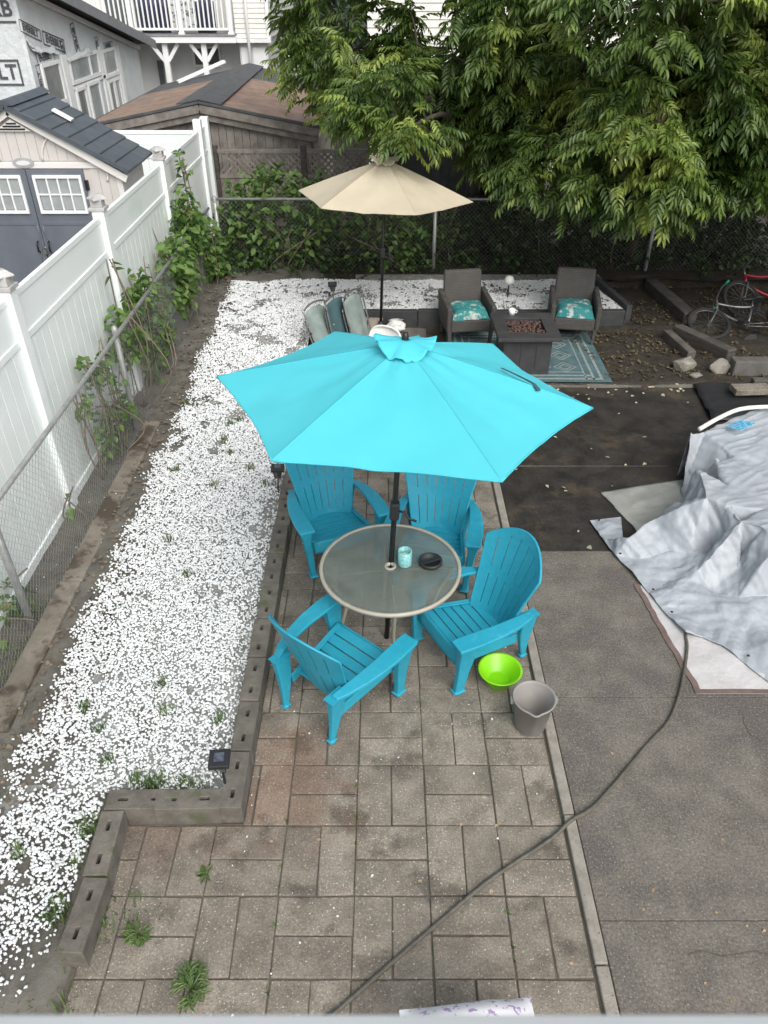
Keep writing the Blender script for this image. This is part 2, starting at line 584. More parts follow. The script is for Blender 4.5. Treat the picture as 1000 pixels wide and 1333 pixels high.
def paver(x0, x1, y0, y1):
    x0, x1, y0, y1 = in_patio(x0, x1, y0, y1)
    if x1 - x0 < .05 or y1 - y0 < .05:
        return
    gp = .004
    w, d = (x1 - x0) / 2 - gp, (y1 - y0) / 2 - gp
    b = MB()
    j = [rng.uniform(-.0035, .0035) for _ in range(8)]
    top = [(-w + j[0], -d + j[1], 0), (w + j[2], -d + j[3], 0), (w + j[4], d + j[5], 0), (-w + j[6], d + j[7], 0)]
    bot = [(x, y, -.06) for x, y, _ in top]
    b.hexa(bot, top)
    o = b.build('paver', PAVER, patio, bevel=.006, seg=2)
    o.location = ((x0 + x1) / 2, (y0 + y1) / 2, rng.uniform(-.004, .003))
    o.rotation_euler = (rng.gauss(0, .004), rng.gauss(0, .004), rng.gauss(0, .006))


for i in range(-4, 3):
    for j in range(-4, 14):
        x0, y0 = -.167 + i * CELL, 2.563 + j * .4265
        x1, y1 = x0 + CELL, y0 + .4265
        if y0 > 8.3:
            continue
        if j == -1 and i < -1:      # the row along the raised bed is broken
            pass
        if (i + j) % 2 == 0:
            paver(x0, (x0 + x1) / 2, y0, y1)
            paver((x0 + x1) / 2, x1, y0, y1)
        else:
            paver(x0, x1, y0, (y0 + y1) / 2)
            paver(x0, x1, (y0 + y1) / 2, y1)

# ------------------------------------------------------------------ kerb strip beside the patio
kerb = struct(thing('kerb', None, None, (0, 0, 0)))
y = .9
while y < 8.45:
    ln = rng.uniform(.85, 1.0)
    b = MB()
    y2 = min(8.48, y + ln)
    b.box(1.097, 1.165, y + .004, y2 - .004, -.08, .022 + rng.uniform(-.003, .003))
    o = b.build('kerb_stone', KERB, kerb, bevel=.008)
    y = y2

# ------------------------------------------------------------------ concrete slab, dark asphalt
slab = struct(thing('concrete_slab', None, None))
for (x0, x1, y0, y1) in ((1.175, 7.5, .3, 2.0), (1.175, 7.5, 2.004, 3.547), (1.175, 7.5, 3.552, 5.2)):
    b = MB()
    b.box(x0, x1, y0, y1, -.09, 0)
    b.build('slab_panel', CONC, slab, bevel=.003, seg=1)
# hairline cracks as thin recessed-looking strips of dirt
def crack(name, pts, w, m, z=.0035):
    b = MB()
    n = len(pts)
    vs = []
    for i, (x, y) in enumerate(pts):
        dx, dy = (pts[min(i + 1, n - 1)][0] - pts[max(i - 1, 0)][0], pts[min(i + 1, n - 1)][1] - pts[max(i - 1, 0)][1])
        l = math.hypot(dx, dy) or 1
        ww = w * (.4 + rng.random())
        vs += [(x - dy / l * ww / 2, y + dx / l * ww / 2, z), (x + dy / l * ww / 2, y - dx / l * ww / 2, z)]
    b.add(vs, [(2 * i, 2 * i + 1, 2 * i + 3, 2 * i + 2) for i in range(n - 1)])
    return b.build(name, m, slab)
crack('crack', [(2.42 + .05 * math.sin(i * 1.7) + i * .035, 3.5 - i * .09) for i in range(11)], .007, JOINT)
crack('crack', [(1.6 + i * .09, 1.83 + .015 * math.sin(i * 2.1)) for i in range(14)], .006, JOINT)

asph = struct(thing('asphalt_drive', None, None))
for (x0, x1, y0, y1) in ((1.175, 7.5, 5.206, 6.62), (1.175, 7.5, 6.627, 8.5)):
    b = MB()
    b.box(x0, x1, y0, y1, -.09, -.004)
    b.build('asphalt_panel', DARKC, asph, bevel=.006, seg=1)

# ------------------------------------------------------------------ edging walls of slotted blocks
def slot_block(L, W, H, slots):
    """block along +x, its top pierced by real slots"""
    b = MB()
    x0, x1, h = -L / 2 + .003, L / 2 - .003, W / 2
    sw, sl, dp = .011, .030, .07
    cols = [x0]
    for c in slots:
        cols += [c - sl, c + sl]
    cols.append(x1)
    rows = [-h, -sw, sw, h]
    idx = {}
    vs = []
    for j, yy in enumerate(rows):
        for i, xx in enumerate(cols):
            idx[i, j] = len(vs)
            vs.append((xx, yy, H))
    fs = []
    for j in range(3):
        for i in range(len(cols) - 1):
            q = (idx[i, j], idx[i + 1, j], idx[i + 1, j + 1], idx[i, j + 1])
            if j == 1 and i % 2 == 1:
                k = len(vs)
                vs += [(vs[t][0], vs[t][1], H - dp) for t in q]
                fs += [(q[a], q[(a + 1) % 4], k + (a + 1) % 4, k + a) for a in range(4)]
                fs.append((k, k + 1, k + 2, k + 3))
            else:
                fs.append(q)
    k = len(vs)
    n = len(cols)
    vs += [(x0, -h, 0), (x1, -h, 0), (x1, h, 0), (x0, h, 0)]
    bt = [idx[i, 0] for i in range(n)]
    tp = [idx[i, 3] for i in range(n)]
    lf = [idx[0, j] for j in range(4)]
    rt = [idx[n - 1, j] for j in range(4)]
    fs += [tuple([k, k + 1] + bt[::-1]), tuple([k + 2, k + 3] + tp), tuple([k + 3, k] + lf), tuple([k + 1, k + 2] + rt[::-1]), (k + 3, k + 2, k + 1, k)]
    return b.add(vs, fs)


edging = thing('edging_wall', 'low raised bed wall of slotted concrete blocks along white stones', 'edging wall')
blk = slot_block(.40, .135, .21, (-.10, .10)).build('block', BLOCK, edging, bevel=.004, seg=1)
first = True
def place_block(x, y, rz, L=None):
    global first
    o = blk if first else blk.copy()
    if not first:
        COL.objects.link(o)
        o.parent = edging
    first = False
    o.location = (x + rng.uniform(-.006, .006), y + rng.uniform(-.004, .004), -.06 + rng.uniform(-.005, .004))
    o.rotation_euler = (rng.gauss(0, .008), rng.gauss(0, .006), rz + rng.gauss(0, .012))
y = 2.79
while y < 9.9:
    place_block(-.925, y, R(90) + math.pi * rng.randint(0, 1))
    y += .402
for x in (-1.275, -1.635 + .06):
    place_block(x + .10, 2.645, 0)
place_block(-1.60, 2.37, R(92))
place_block(-1.595, 1.967, R(88))

# old footing kerb under the chain link fence
foot = struct(thing('fence_footing', None, None))
y = 3.2
while y < 7.2:
    ln = rng.uniform(1.1, 1.6)
    b = MB()
    b.box(-2.70, -2.52, y, y + ln - .02, -.1, .085 + gz(0, y) - .085 + rng.uniform(-.02, .01))
    b.build('footing_kerb', mat('footing%d' % int(y * 10), (.16, .14, .115), (.25, .22, .18), 5, .9, bump=.6, bscale=60, patch=(.07, .055, .04), patch_scale=2.5, patch_t=.5), foot, bevel=.015)
    y += ln

# ------------------------------------------------------------------ white stones
CUB = np.array([(x, y, z) for z in (-1, 1) for y in (-1, 1) for x in (-1, 1)], float) * .66
CUB[4:, :2] *= .78
CUB[:4, :2] *= 1.08
CUBF = np.array([(0, 2, 3), (0, 3, 1), (4, 5, 7), (4, 7, 6), (0, 1, 5), (0, 5, 4), (2, 6, 7), (2, 7, 3), (0, 4, 6), (0, 6, 2), (1, 3, 7), (1, 7, 5)])



def stones(name, pts, m, smin, smax, zoff=.0, parent=None, kind='stuff'):
    """angular chips: a few distorted templates shared out over the points"""
    pts = np.asarray(pts)
    Vs, Fs, off = [], [], 0
    for t_ in range(6):
        sel = pts[t_::6]
        if not len(sel):
            continue
        T = CUB * (1 + NR.uniform(-.30, .30, (8, 1))) * np.array([1.0, .80, .66]) + NR.normal(0, .07, (8, 3))
        n = len(sel)
        rm = rot_mats(NR.uniform(0, 6.28, n), NR.normal(0, .45, n), NR.normal(0, .45, n))
        sc = smin + (smax - smin) * NR.beta(1.6, 3.2, n)
        p = sel + np.stack([np.zeros(n), np.zeros(n), sc * .35 + zoff], 1)
        V, F = scatter(T, [CUBF], p, rm, sc)
        Vs.append(V)
        Fs.append(F[0] + off)
        off += len(V)
    o = np_obj(name, np.concatenate(Vs), np.concatenate(Fs), m, parent)
    if kind:
        o['kind'] = kind
    return o


g = MB()
g.grid(lambda u, v: (-2.26 + .10 * fbm(v * 9, 5) * (1 - u) + (1.26 - .10 * fbm(v * 9, 5) * 0) * u, 2.74 + 8.9 * v, gz(0, 2.74 + 8.9 * v) - .019 + .007 * fbm(u * 6, v * 40) - .03 * (1 - u) ** 8), 24, 120)
struct(g.build('stone_bed', DUST, smooth=True))
g = MB()
g.grid(lambda u, v: (-2.35 - .45 * (1 - v) + .60 * u * (1 - .0 * v), 1.9 + .9 * v, .045 + .012 * v + .008 * fbm(u * 5, v * 5, 2) - .06 * (1 - v) ** 4), 20, 20)
struct(g.build('stone_bed', DUST, smooth=True))


def bed_density(x, y):
    d = 1.0
    # ragged left edge against the footing
    e = -2.40 + .10 * fbm(y * 1.3, 2.0) + .05 * fbm(y * 5, 7.0)
    if y < 3.4:
        e -= (3.4 - y) * .10
    d *= min(1, max(0, (x - e) / .12))
    n = fbm(x * 2.3, y * 2.3, 1.7)
    n2 = fbm(x * 7.0, y * 7.0, 4.2)
    lim = .33 if y < 6.2 else .27
    if y > 9.8:
        lim = .16
    k = n * .75 + n2 * .45
    if k > lim:
        d *= max(.10, 1 - (k - lim) * 5)
    return d


BED_A = [(-3.0, 1.55), (-1.72, 1.55), (-1.72, 2.75), (-1.0, 2.75), (-1.0, 10.2), (-.30, 10.36), (3.42, 10.36), (3.15, 11.75), (-2.42, 11.75), (-2.6, 4.0)]
def back_ok(x, y):
    if y > 9.7:
        w = 11.62 + .10 * fbm(x * 1.2, 3.3)
        if y > w:
            return False
        if x < -2.32 - .2 * (y - 9.7) / 2 + .1 * fbm(y * 2, 1):
            return False
    return True
pts = []
for _ in range(330000):
    x, y = rng.uniform(-3.0, 3.45), rng.uniform(1.55, 11.75)
    if x > -1.0 and y < 10.2:
        continue
    if y < 5.2 and rng.random() < 0:
        continue
    if not inpoly(x, y, BED_A) or not back_ok(x, y):
        continue
    d = bed_density(x, y)
    if y < 2.6 and x > -1.95:            # thinning towards the end of the wall
        d *= max(0, min(1, (y - 1.2) * .5 + (-1.70 - x) * 2.2))
    if y < 2.2:
        d *= min(1, max(.0, (y - 1.5 - (x + 1.9) * .8) * 2.2))
    if -1.12 < x < -.9 and y < 10:
        d *= .55
    if rng.random() < d:
        pts.append((x, y, gz(x, y) - .012 if (x < -.95) else .265))
print('stones', len(pts))
white = stones('white_stones', pts, STONE, .0075, .0185)
# ground up to the level of the back bed
b = MB()
b.box(-.45, 3.42, 10.34, 11.9, 0, .262)
struct(b.build('bed_soil', DUST))
# stray chips on patio, soil and slab
pts = []
for _ in range(420):
    x, y = rng.uniform(-2.9, 1.1), rng.uniform(1.3, 8)
    near = (x < -2.3 and y > 2.2) or (-.84 < x < -.3 and rng.random() < .25) or (-1.5 < x < -.8 and y < 2.5 and rng.random() < .25)
    if near:
        pts.append((x, y, gz(x, y) - .01 if x < -1.0 and y > 2.6 else .0))
pts += [(rng.uniform(-.8, 1.0), rng.uniform(1.4, 5), .0) for _ in range(26)]
stones('stray_chips', pts, STONE, .004, .013)

# low wall of dark edging boards in front of the back bed
bw = thing('bed_wall', 'dark low edging wall in front of the far white stone bed', 'edging wall')
x = -.50
while x < 3.40:
    ln = min(.98, 3.45 - x)
    b = MB()
    b.box(x + .004, x + ln - .004, 10.24, 10.33, -.03, .295 + rng.uniform(-.008, .008))
    b.build('edging_board', DARKT, bw, bevel=.01)
    x += ln
b = MB()
b.beam((3.50, 10.35, .16), (3.22, 11.75, .20), .09, .34)
b.build('edging_board', DARKT, bw, bevel=.01)

# ------------------------------------------------------------------ white vinyl fence
vf = thing('vinyl_fence', 'tall white vinyl privacy fence with capped posts beside the shed', 'fence', (-3.0, 0, 0))
posts_y = [1.05, 3.45, 5.83, 8.25, 10.85, 13.40]
TOP = 2.10
def vpost(x, y, h, par, cap=True):
    b = MB()
    b.box(x - .063, x + .063, y - .063, y + .063, -.25, h)
    p = b.build('post', VINYL, par, bevel=.006)
    if cap:
        b = MB()
        b.box(x - .082, x + .082, y - .082, y + .082, h - .005, h + .028)
        b.box(x - .06, x + .06, y - .06, y + .06, h + .028, h + .10)
        b.lathe([(.110, h + .10), (.110, h + .112), (.045, h + .15), (.0, h + .152)], 4, (x, y, 0), cap=False)
        b.build('post_cap', mat('cap_resin', (.38, .37, .36), (.50, .49, .48), 9, .5) if 'cap_resin' not in MATS else MATS['cap_resin'], p, bevel=.004)
    return p
for y in posts_y[:-1]:
    vpost(0, y, TOP + .06, vf)
vpost(0, posts_y[-1], TOP + .16, vf, cap=False)
def vpanel(p, q, par, boards=14):
    p, q = Vector(p), Vector(q)
    d = (q - p)
    L = d.length
    d.normalize()
    M = Matrix.Translation(p) @ Matrix.Rotation(math.atan2(d.y, d.x), 4, 'Z')
    b = MB()
    b.box(.06, L - .06, -.022, .022, TOP - .055, TOP, M)
    b.box(.06, L - .06, -.026, .026, TOP - .41, TOP - .35, M)
    b.build('rail', VINYL, par, bevel=.005)
    b = MB()
    b.box(.06, L - .06, -.026, .026, .0, .14, M)
    b.build('bottom_rail', VINYL, par, bevel=.006)
    b = MB()
    b.box(.06, L - .06, -.012, .012, TOP - .352, TOP - .052, M)
    b.build('top_board', VINYLB, par)
    w = (L - .12) / boards
    for k in range(boards):
        b = MB()
        b.box(.06 + k * w + .0012, .06 + (k + 1) * w - .0012, -.012, .012, .13, TOP - .40, M)
        b.build('fence_board', VINYLB, par, bevel=.0025, seg=1)
for a, c in zip(posts_y[:-1], posts_y[1:]):
    vpanel((0, a, 0), (0, c, 0), vf)
# return of the fence behind the shed, and its end post
vf2 = thing('vinyl_fence', 'white vinyl fence panel running behind the grey roofed shed', 'fence', (-3.0, 13.4, 0))
vpanel((-2.4, 0, 0), (-.01, 0, 0), vf2)
vpost(-2.46, 0, TOP + .1, vf2, False)
vpanel((.0, .03, 0), (.0, .48, 0), vf2, 3)
vpost(.0, .55, TOP + .12, vf2, False)

# ------------------------------------------------------------------ chain link fences
def chain_link(name, label, p, q, zb, zt, nposts, side, post_over=0.04):
    p, q = Vector(p), Vector(q)
    d = q - p
    L = d.length
    d.normalize()
    root = thing(name, label, 'fence', p, math.atan2(d.y, d.x))
    b = MB()
    b.tube([(0, 0, zt), (L, 0, zt)], .021, 8)
    b.build('top_rail', GALV, root, smooth=True)
    for k in nposts:
        b = MB()
        r = .03
        b.tube([(k, side * -.045, zb - .25), (k, side * -.045, zt + post_over)], r, 10)
        po = b.build('post', GALV, root, smooth=True)
        b = MB()
        b.lathe([(.034, zt - .03), (.034, zt + .02), (.02, zt + .055), (0, zt + .06)], 10, (k, side * -.045, 0), cap=False)
        b.build('post_cap', GALV, po, smooth=True)
    # mesh: each wire zigzags up between its neighbours
    pitch = .033
    n = int(L / pitch)
    steps = int((zt + .03 - zb) / .034)
    i = np.arange(n)[:, None]
    s = np.arange(steps + 1)[None, :]
    X = i * pitch + np.where(((s + i) % 2) == 0, -.0005, pitch + .0005)
    X = X + 0 * s
    Y = np.where(((s + i) % 2) == 0, -.003, .003) + .010 * np.sin(i * .11 + s * .2)
    Zz = zb + s * .034 + 0 * i
    P = np.stack([X, Y, Zz], -1)
    r = .0017
    offs = np.array([[r, 0, 0], [-r * .5, r * .87, 0], [-r * .5, -r * .87, 0]])
    V = (P[:, :, None, :] + offs[None, None]).reshape(-1, 3)
    base = (np.arange(n)[:, None] * (steps + 1) + np.arange(steps)[None, :]) * 3
    F = []
    for k in range(3):
        k2 = (k + 1) % 3
        F.append(np.stack([base + k, base + k2, base + 3 + k2, base + 3 + k], -1).reshape(-1, 4))
    w = np_obj('wire_mesh', V, np.concatenate(F), WIRE, root)
    w['kind'] = 'stuff'
    return root


chain_link('chain_link_fence', 'low chain link fence with vines between white fence and white stones', (-2.68, 1.0, 0), (-2.72, 12.15, 0), .06, 1.21,
           [.2, 3.2, 6.28, 9.48], -1)
chain_link('chain_link_fence', 'chain link fence across the back of the yard in front of dark shrubs', (-2.66, 12.2, 0), (6.6, 12.2, 0), .22, 1.33,
           [.05, 3.46, 6.9, 9.1], 1)


# ------------------------------------------------------------------ turquoise armchairs
def adirondack(label):
    t = thing('adirondack_chair', label, 'chair', group='turquoise chairs round the glass table')

    def hw(s):
        if s < .45:
            return .205 + .055 * s / .45
        return .260 + .055 * min(1, (s - .45) / .35)

    def top(u):
        return 1 - .21 * abs(u) ** 2.0

    def B(u, s):
        return (u * hw(s), -.165 - .232 * s - .0 * s * s + .085 * u * u - .03, .265 + .70 * s)

    n = 7
    for k in range(n):
        u0, u1 = -1 + 2 * k / n + .014, -1 + 2 * (k + 1) / n - .014
        b = MB()
        b.grid(lambda a, c: B(u0 + (u1 - u0) * a, c * (top(u0 + (u1 - u0) * a) - .03)), 2, 9)
        b.build('back_slat', CHAIRB, t, solid=.014)
    for (s0, s1, nm) in ((.0, .07, 'back_foot'), (.41, .50, 'back_rail')):
        b = MB()
        b.grid(lambda a, c: tuple(Vector(B(-1 + 2 * a, s0 + (s1 - s0) * c)) + Vector((0, .0008, 0))), 14, 2)
        b.build(nm, CHAIRB, t, solid=.0145)
    b = MB()
    b.grid(lambda a, c: tuple(Vector(B(-1 + 2 * a, top(-1 + 2 * a) - .085 * (1 - c))) + Vector((0, .001, 0))), 18, 2)
    b.build('top_rail', CHAIRB, t, solid=.0148)
    b = MB()
    pl = [B(-1, s * top(-1)) for s in np.linspace(0, 1, 9)] + [B(u, top(u)) for u in np.linspace(-.92, .92, 15)] + [B(1, s * top(1)) for s in np.linspace(1, 0, 9)]
    b.tube(pl, .0095, 7)
    b.build('back_edge', CHAIRB, t, smooth=True)
    # seat slats run from side to side
    def zs(y):
        f = (y + .19) / .47
        return .268 + .085 * f - .018 * math.sin(f * math.pi)
    ys = np.linspace(-.19, .28, 7)
    for k in range(6):
        ya, yb = ys[k] + .005, ys[k + 1] - .005
        wa, wb = .218 + .05 * (ya + .19) / .47, .218 + .05 * (yb + .19) / .47
        b = MB()
        b.hexa([(-wa, ya, zs(ya) - .016), (wa, ya, zs(ya) - .016), (wb, yb, zs(yb) - .016), (-wb, yb, zs(yb) - .016)],
               [(-wa, ya, zs(ya)), (wa, ya, zs(ya)), (wb, yb, zs(yb)), (-wb, yb, zs(yb))])
        b.build('seat_slat', CHAIRB, t, bevel=.004)
    b = MB()
    b.grid(lambda a, c: (-.27 + .54 * a, .284 + .022 * math.sin(c * 1.5), .354 - .10 * c - .02 * math.sin(a * math.pi) * c), 10, 5)
    b.build('front_apron', CHAIRB, t, smooth=True, solid=.012)
    for sx in (-1, 1):
        b = MB()
        b.beam((sx * .272, .28, .315), (sx * .222, -.24, .235), .016, .085)
        b.beam((sx * .262, .28, .352), (sx * .212, -.20, .272), .034, .012)
        b.build('side_rail', CHAIRB, t, bevel=.004)
        sec = [(.268, -.315, .492, .05), (.292, -.25, .508, .072), (.322, -.12, .527, .098), (.340, .04, .538, .115), (.342, .20, .545, .128), (.336, .33, .546, .128), (.333, .372, .543, .118)]
        b = MB()
        vs = []
        for (x, y, z, w) in sec:
            vs += [(sx * (x - w / 2), y, z), (sx * (x + w / 2), y, z - .004), (sx * (x + w / 2), y, z - .034), (sx * (x - w / 2), y, z - .026)]
        fs = []
        for i in range(len(sec) - 1):
            for k in range(4):
                q = (i * 4 + k, i * 4 + (k + 1) % 4, i * 4 + 4 + (k + 1) % 4, i * 4 + 4 + k)
                fs.append(q if sx < 0 else q[::-1])
        e = (len(sec) - 1) * 4
        fs += [(0, 1, 2, 3)[::sx or 1], (e, e + 1, e + 2, e + 3)[::-sx]]
        b.add(vs, fs)
        b.build('arm', CHAIRB, t, bevel=.007, seg=3)
        # front leg: broad under the arm, narrowing to a round foot
        b = MB()
        L = [(.290, .385, .20, .352, .518), (.300, .360, .215, .345, .40), (.285, .338, .240, .336, .24), (.270, .318, .262, .334, .03)]
        rows = []
        for (xa, xb, ya, yb, z) in L:
            rows.append([(sx * xa, ya, z), (sx * xb, ya, z), (sx * xb, yb, z), (sx * xa, yb, z)])
        vs = [v for r_ in rows for v in r_]
        fs = [(i * 4 + k, i * 4 + (k + 1) % 4, i * 4 + 4 + (k + 1) % 4, i * 4 + 4 + k) for i in range(3) for k in range(4)]
        fs += [(0, 1, 2, 3), (15, 14, 13, 12)]
        b.add(vs, fs if sx < 0 else fs)
        lg = b.build('front_leg', CHAIRB, t, bevel=.012, seg=3)
        b = MB()
        b.lathe([(0, 0), (.024, .0), (.030, .012), (.030, .034), (.02, .042)], 12, (sx * .294, .298, 0))
        b.build('foot', CHAIRB, lg, smooth=True)
        b = MB()
        L = [(.228, .290, -.355, -.225, .475), (.222, .270, -.338, -.235, .30), (.214, .252, -.334, -.262, .16), (.208, .240, -.338, -.294, .03)]
        rows = []
        for (xa, xb, ya, yb, z) in L:
            rows.append([(sx * xa, ya, z), (sx * xb, ya, z), (sx * xb, yb, z), (sx * xa, yb, z)])
        b.add([v for r_ in rows for v in r_], fs)
        lg = b.build('rear_leg', CHAIRB, t, bevel=.010, seg=3)
        b = MB()
        b.lathe([(0, 0), (.02, .0), (.026, .012), (.026, .032), (.018, .04)], 12, (sx * .224, -.316, 0))
        b.build('foot', CHAIRB, lg, smooth=True)
    return t


chairs = [
    (-.31, 3.55, 49, 'turquoise adirondack chair seen from behind, its back to the white stones'),
    (.655, 3.99, 208, 'turquoise adirondack chair facing the table behind the green basin'),
    (-.44, 5.24, -68, 'turquoise adirondack chair beside the block wall, next to the far stake light'),
    (.43, 5.02, 260, 'turquoise adirondack chair beyond the table with the kerb strip just beside it'),
]
c0 = adirondack(chairs[0][3])
for i, (x, y, a, lab) in enumerate(chairs):
    c = c0 if i == 0 else copy_tree(c0)
    c['label'] = lab
    c.location = (x, y, 0)
    c.rotation_euler = (0, 0, R(a - 90))

# ------------------------------------------------------------------ glass table
GL = mat('table_glass', (.17, .18, .155), (.22, .23, .20), 6, .16, alpha=.52, bump=.22, bscale=120, spec=.5, patch=(.13, .135, .115), patch_scale=3, patch_t=.55)
tb = thing('patio_table', 'round glass patio table with taupe rim under the turquoise umbrella', 'table', (.045, 4.14, 0))
b = MB()
b.lathe([(.030, .713), (.488, .713), (.488, .720), (.030, .720), (.030, .713)], 64, cap=False)
b.build('glass_top', GL, tb, smooth=False)
b = MB()
b.tube([(.497 * math.cos(a), .497 * math.sin(a), .712) for a in np.linspace(0, 2 * math.pi, 65)[:-1]], .0135, 8, closed=True)
b.lathe([(.486, .697), (.510, .697), (.510, .724), (.486, .724), (.486, .697)], 64, cap=False)
b.build('rim', TAUPEM, tb, smooth=True)
b = MB()
b.lathe([(.027, .70), (.042, .70), (.042, .728), (.027, .728), (.027, .70)], 24, cap=False)
b.build('pole_collar', TAUPEM, tb, smooth=True)
for a in (-86, 2, 96, 190):
    a = R(a)
    b = MB()
    prof = [(.44, .695), (.425, .62), (.36, .48), (.33, .36), (.36, .22), (.42, .08), (.445, .012)]
    pp = []
    for i in range(len(prof) - 1):
        for s_ in (0, .5):
            pp.append((prof[i][0] + (prof[i + 1][0] - prof[i][0]) * s_, prof[i][1] + (prof[i + 1][1] - prof[i][1]) * s_))
    pp.append(prof[-1])
    b.tube([(r * math.cos(a), r * math.sin(a), z) for r, z in pp], .0125, 8)
    b.tube([(.06 * math.cos(a), .06 * math.sin(a), .69), (.44 * math.cos(a), .44 * math.sin(a), .69)], .008, 6)
    lg = b.build('leg', TAUPEM, tb, smooth=True)
    b = MB()
    b.lathe([(.0, 0), (.018, 0), (.018, .022), (.012, .03)], 10, (.445 * math.cos(a), .445 * math.sin(a), 0))
    b.build('foot', TAUPEM, lg, smooth=True)

cj = thing('candle_jar', 'turquoise mosaic glass candle jar with cream wax standing on glass table', 'candle', (.150, 4.165, .721))
JAR = mat('mosaic_glass', (.10, .45, .46), (.32, .66, .64), 70, .2, alpha=.85, speck=(.75, .85, .82), speck_scale=110, speck_t=.58)
b = MB()
b.lathe([(.0, 0), (.048, 0), (.05, .004), (.05, .125), (.045, .125), (.044, .012), (0, .012)], 28, cap=False)
b.build('jar', JAR, cj, smooth=True)
b = MB()
b.lathe([(0, .013), (.0435, .013), (.0435, .085), (0, .088)], 24, cap=False)
b.build('wax', mat('candle_wax', (.70, .66, .50), (.74, .70, .55), 6, .5), cj, smooth=True)
at = thing('ashtray', 'round black ashtray with a raised bridge lying on the glass table', 'ashtray', (.335, 4.17, .721))
b = MB()
b.lathe([(0, 0), (.078, 0), (.087, .012), (.085, .034), (.074, .036), (.070, .012), (0, .010)], 30, cap=False)
b.build('bowl', BLACKP, at, smooth=True)
b = MB()
b.beam((-.068, -.03, .024), (.068, .03, .024), .03, .012)
b.build('bridge', BLACKP, at, bevel=.004)

# ------------------------------------------------------------------ umbrellas
def umbrella(name, label, loc, rz, rad, zrim, ztop, cm, tilt, pole_bottom=0.0, ribs=6, crank=True, sag=.05, base=True, vent_m=None):
    t = thing(name, label, 'umbrella', loc)
    t.rotation_euler = (tilt[0], tilt[1], 0)
    def rib(k, s):
        a = rz + 2 * math.pi * k / ribs
        z = ztop - (ztop - zrim) * (s ** 1.10)
        return Vector((rad * s * math.cos(a), rad * s * math.sin(a), z))
    for k in range(ribs):
        def P(u, v):
            s = .085 + .915 * v
            w = 4 * u * (1 - u)
            se = s * (1 - .045 * w * s * s)
            p = rib(k, se).lerp(rib(k + 1, se), u)
            p.z += -sag * w * s * (1 - .35 * s) + .015 * fbm(u * 3 + k * 7, v * 3, 5 + rad) * w - .012 * max(0, 1 - w * 3.0) * 0
            return p
        b = MB()
        b.grid(P, 16, 18)
        pn = b.build('canopy_panel', cm, t, smooth=True)
        b = MB()                                      # hemmed lower edge
        hem = [P(u, 1.0) + Vector((0, 0, -.004)) for u in np.linspace(0, 1, 17)]
        b.tube(hem, .006, 5)
        b.build('hem', cm, pn, smooth=True)
        b = MB()
        b.tube([P(0, v) + Vector((0, 0, .000)) for v in np.linspace(0, 1, 19)], .004, 4)
        b.build('seam', cm, pn, smooth=True)
        b = MB()
        b.beam(rib(k, .04) - Vector((0, 0, .025)), rib(k, .985) - Vector((0, 0, .018)), .012, .018)
        rb = b.build('rib', BLACKM, t)
        b = MB()
        b.beam(Vector((.03 * math.cos(rz + 2 * math.pi * k / ribs), .03 * math.sin(rz + 2 * math.pi * k / ribs), zrim - .06)), rib(k, .5) - Vector((0, 0, .035)), .010, .014)
        b.build('strut', BLACKM, rb)
    def V(u, v):
        a, r = u * 2 * math.pi, .025 + v * .165
        q = v ** 1.5
        z = ztop + .032 - q * (.070 - .075 * math.cos(a) ** 2) + .013 * math.sin(7 * a + 1) * v * v + .009 * math.sin(13 * a) * v ** 3 + .006 * math.sin(23 * a + 2) * v ** 4
        return (r * math.cos(a) * (1 + .04 * math.sin(5 * a)), r * math.sin(a), z)
    b = MB()
    b.grid(V, 60, 9)
    b.build('vent_cap', vent_m or cm, t, smooth=True, solid=.004)
    b = MB()
    b.lathe([(.0, ztop + .08), (.016, ztop + .075), (.022, ztop + .05), (.018, ztop - .02), (.035, ztop - .05), (.035, ztop - .09), (0, ztop - .09)][::-1], 14, cap=False)
    b.build('finial', BLACKM, t, smooth=True)
    b = MB()
    b.tube([(0, 0, pole_bottom), (0, 0, ztop)], .0195, 14)
    po = b.build('pole', BLACKM, t, smooth=True)
    b = MB()
    b.lathe([(.02, zrim - .10), (.042, zrim - .09), (.042, zrim - .045), (.02, zrim - .03)], 14, cap=False)
    b.build('runner_hub', BLACKM, t, smooth=True)
    if crank:
        b = MB()
        b.box(-.034, .034, -.042, .036, 1.10, 1.24)
        cb = b.build('crank_housing', BLACKP, t, bevel=.018, seg=3)
        b = MB()
        b.tube([(.03, -.02, 1.175), (.075, -.03, 1.17), (.10, -.035, 1.125), (.155, -.05, 1.115)], .009, 7)
        b.build('crank_handle', BLACKP, cb, smooth=True)
    if base:
        b = MB()
        b.lathe([(0, 0), (.215, 0), (.22, .02), (.20, .045), (.06, .065), (.035, .09), (.035, .24), (.0, .24)], 32, cap=False)
        b.build('base', BLACKP, t, smooth=True)
    return t


UMB = umbrella('patio_umbrella', 'large turquoise patio umbrella open over the glass table', (.02, 4.14, 0), R(-6), 1.19, 2.05, 2.36, CANOPY, (R(-3.6), R(2.6)), base=False)
umbrella('patio_umbrella', 'cream patio umbrella open on the far back patio by the white stones', (-.05, 9.98, 0), R(-11), 1.13, 1.87, 2.29, BEIGE, (R(-3.0), R(1.6)), sag=.07)
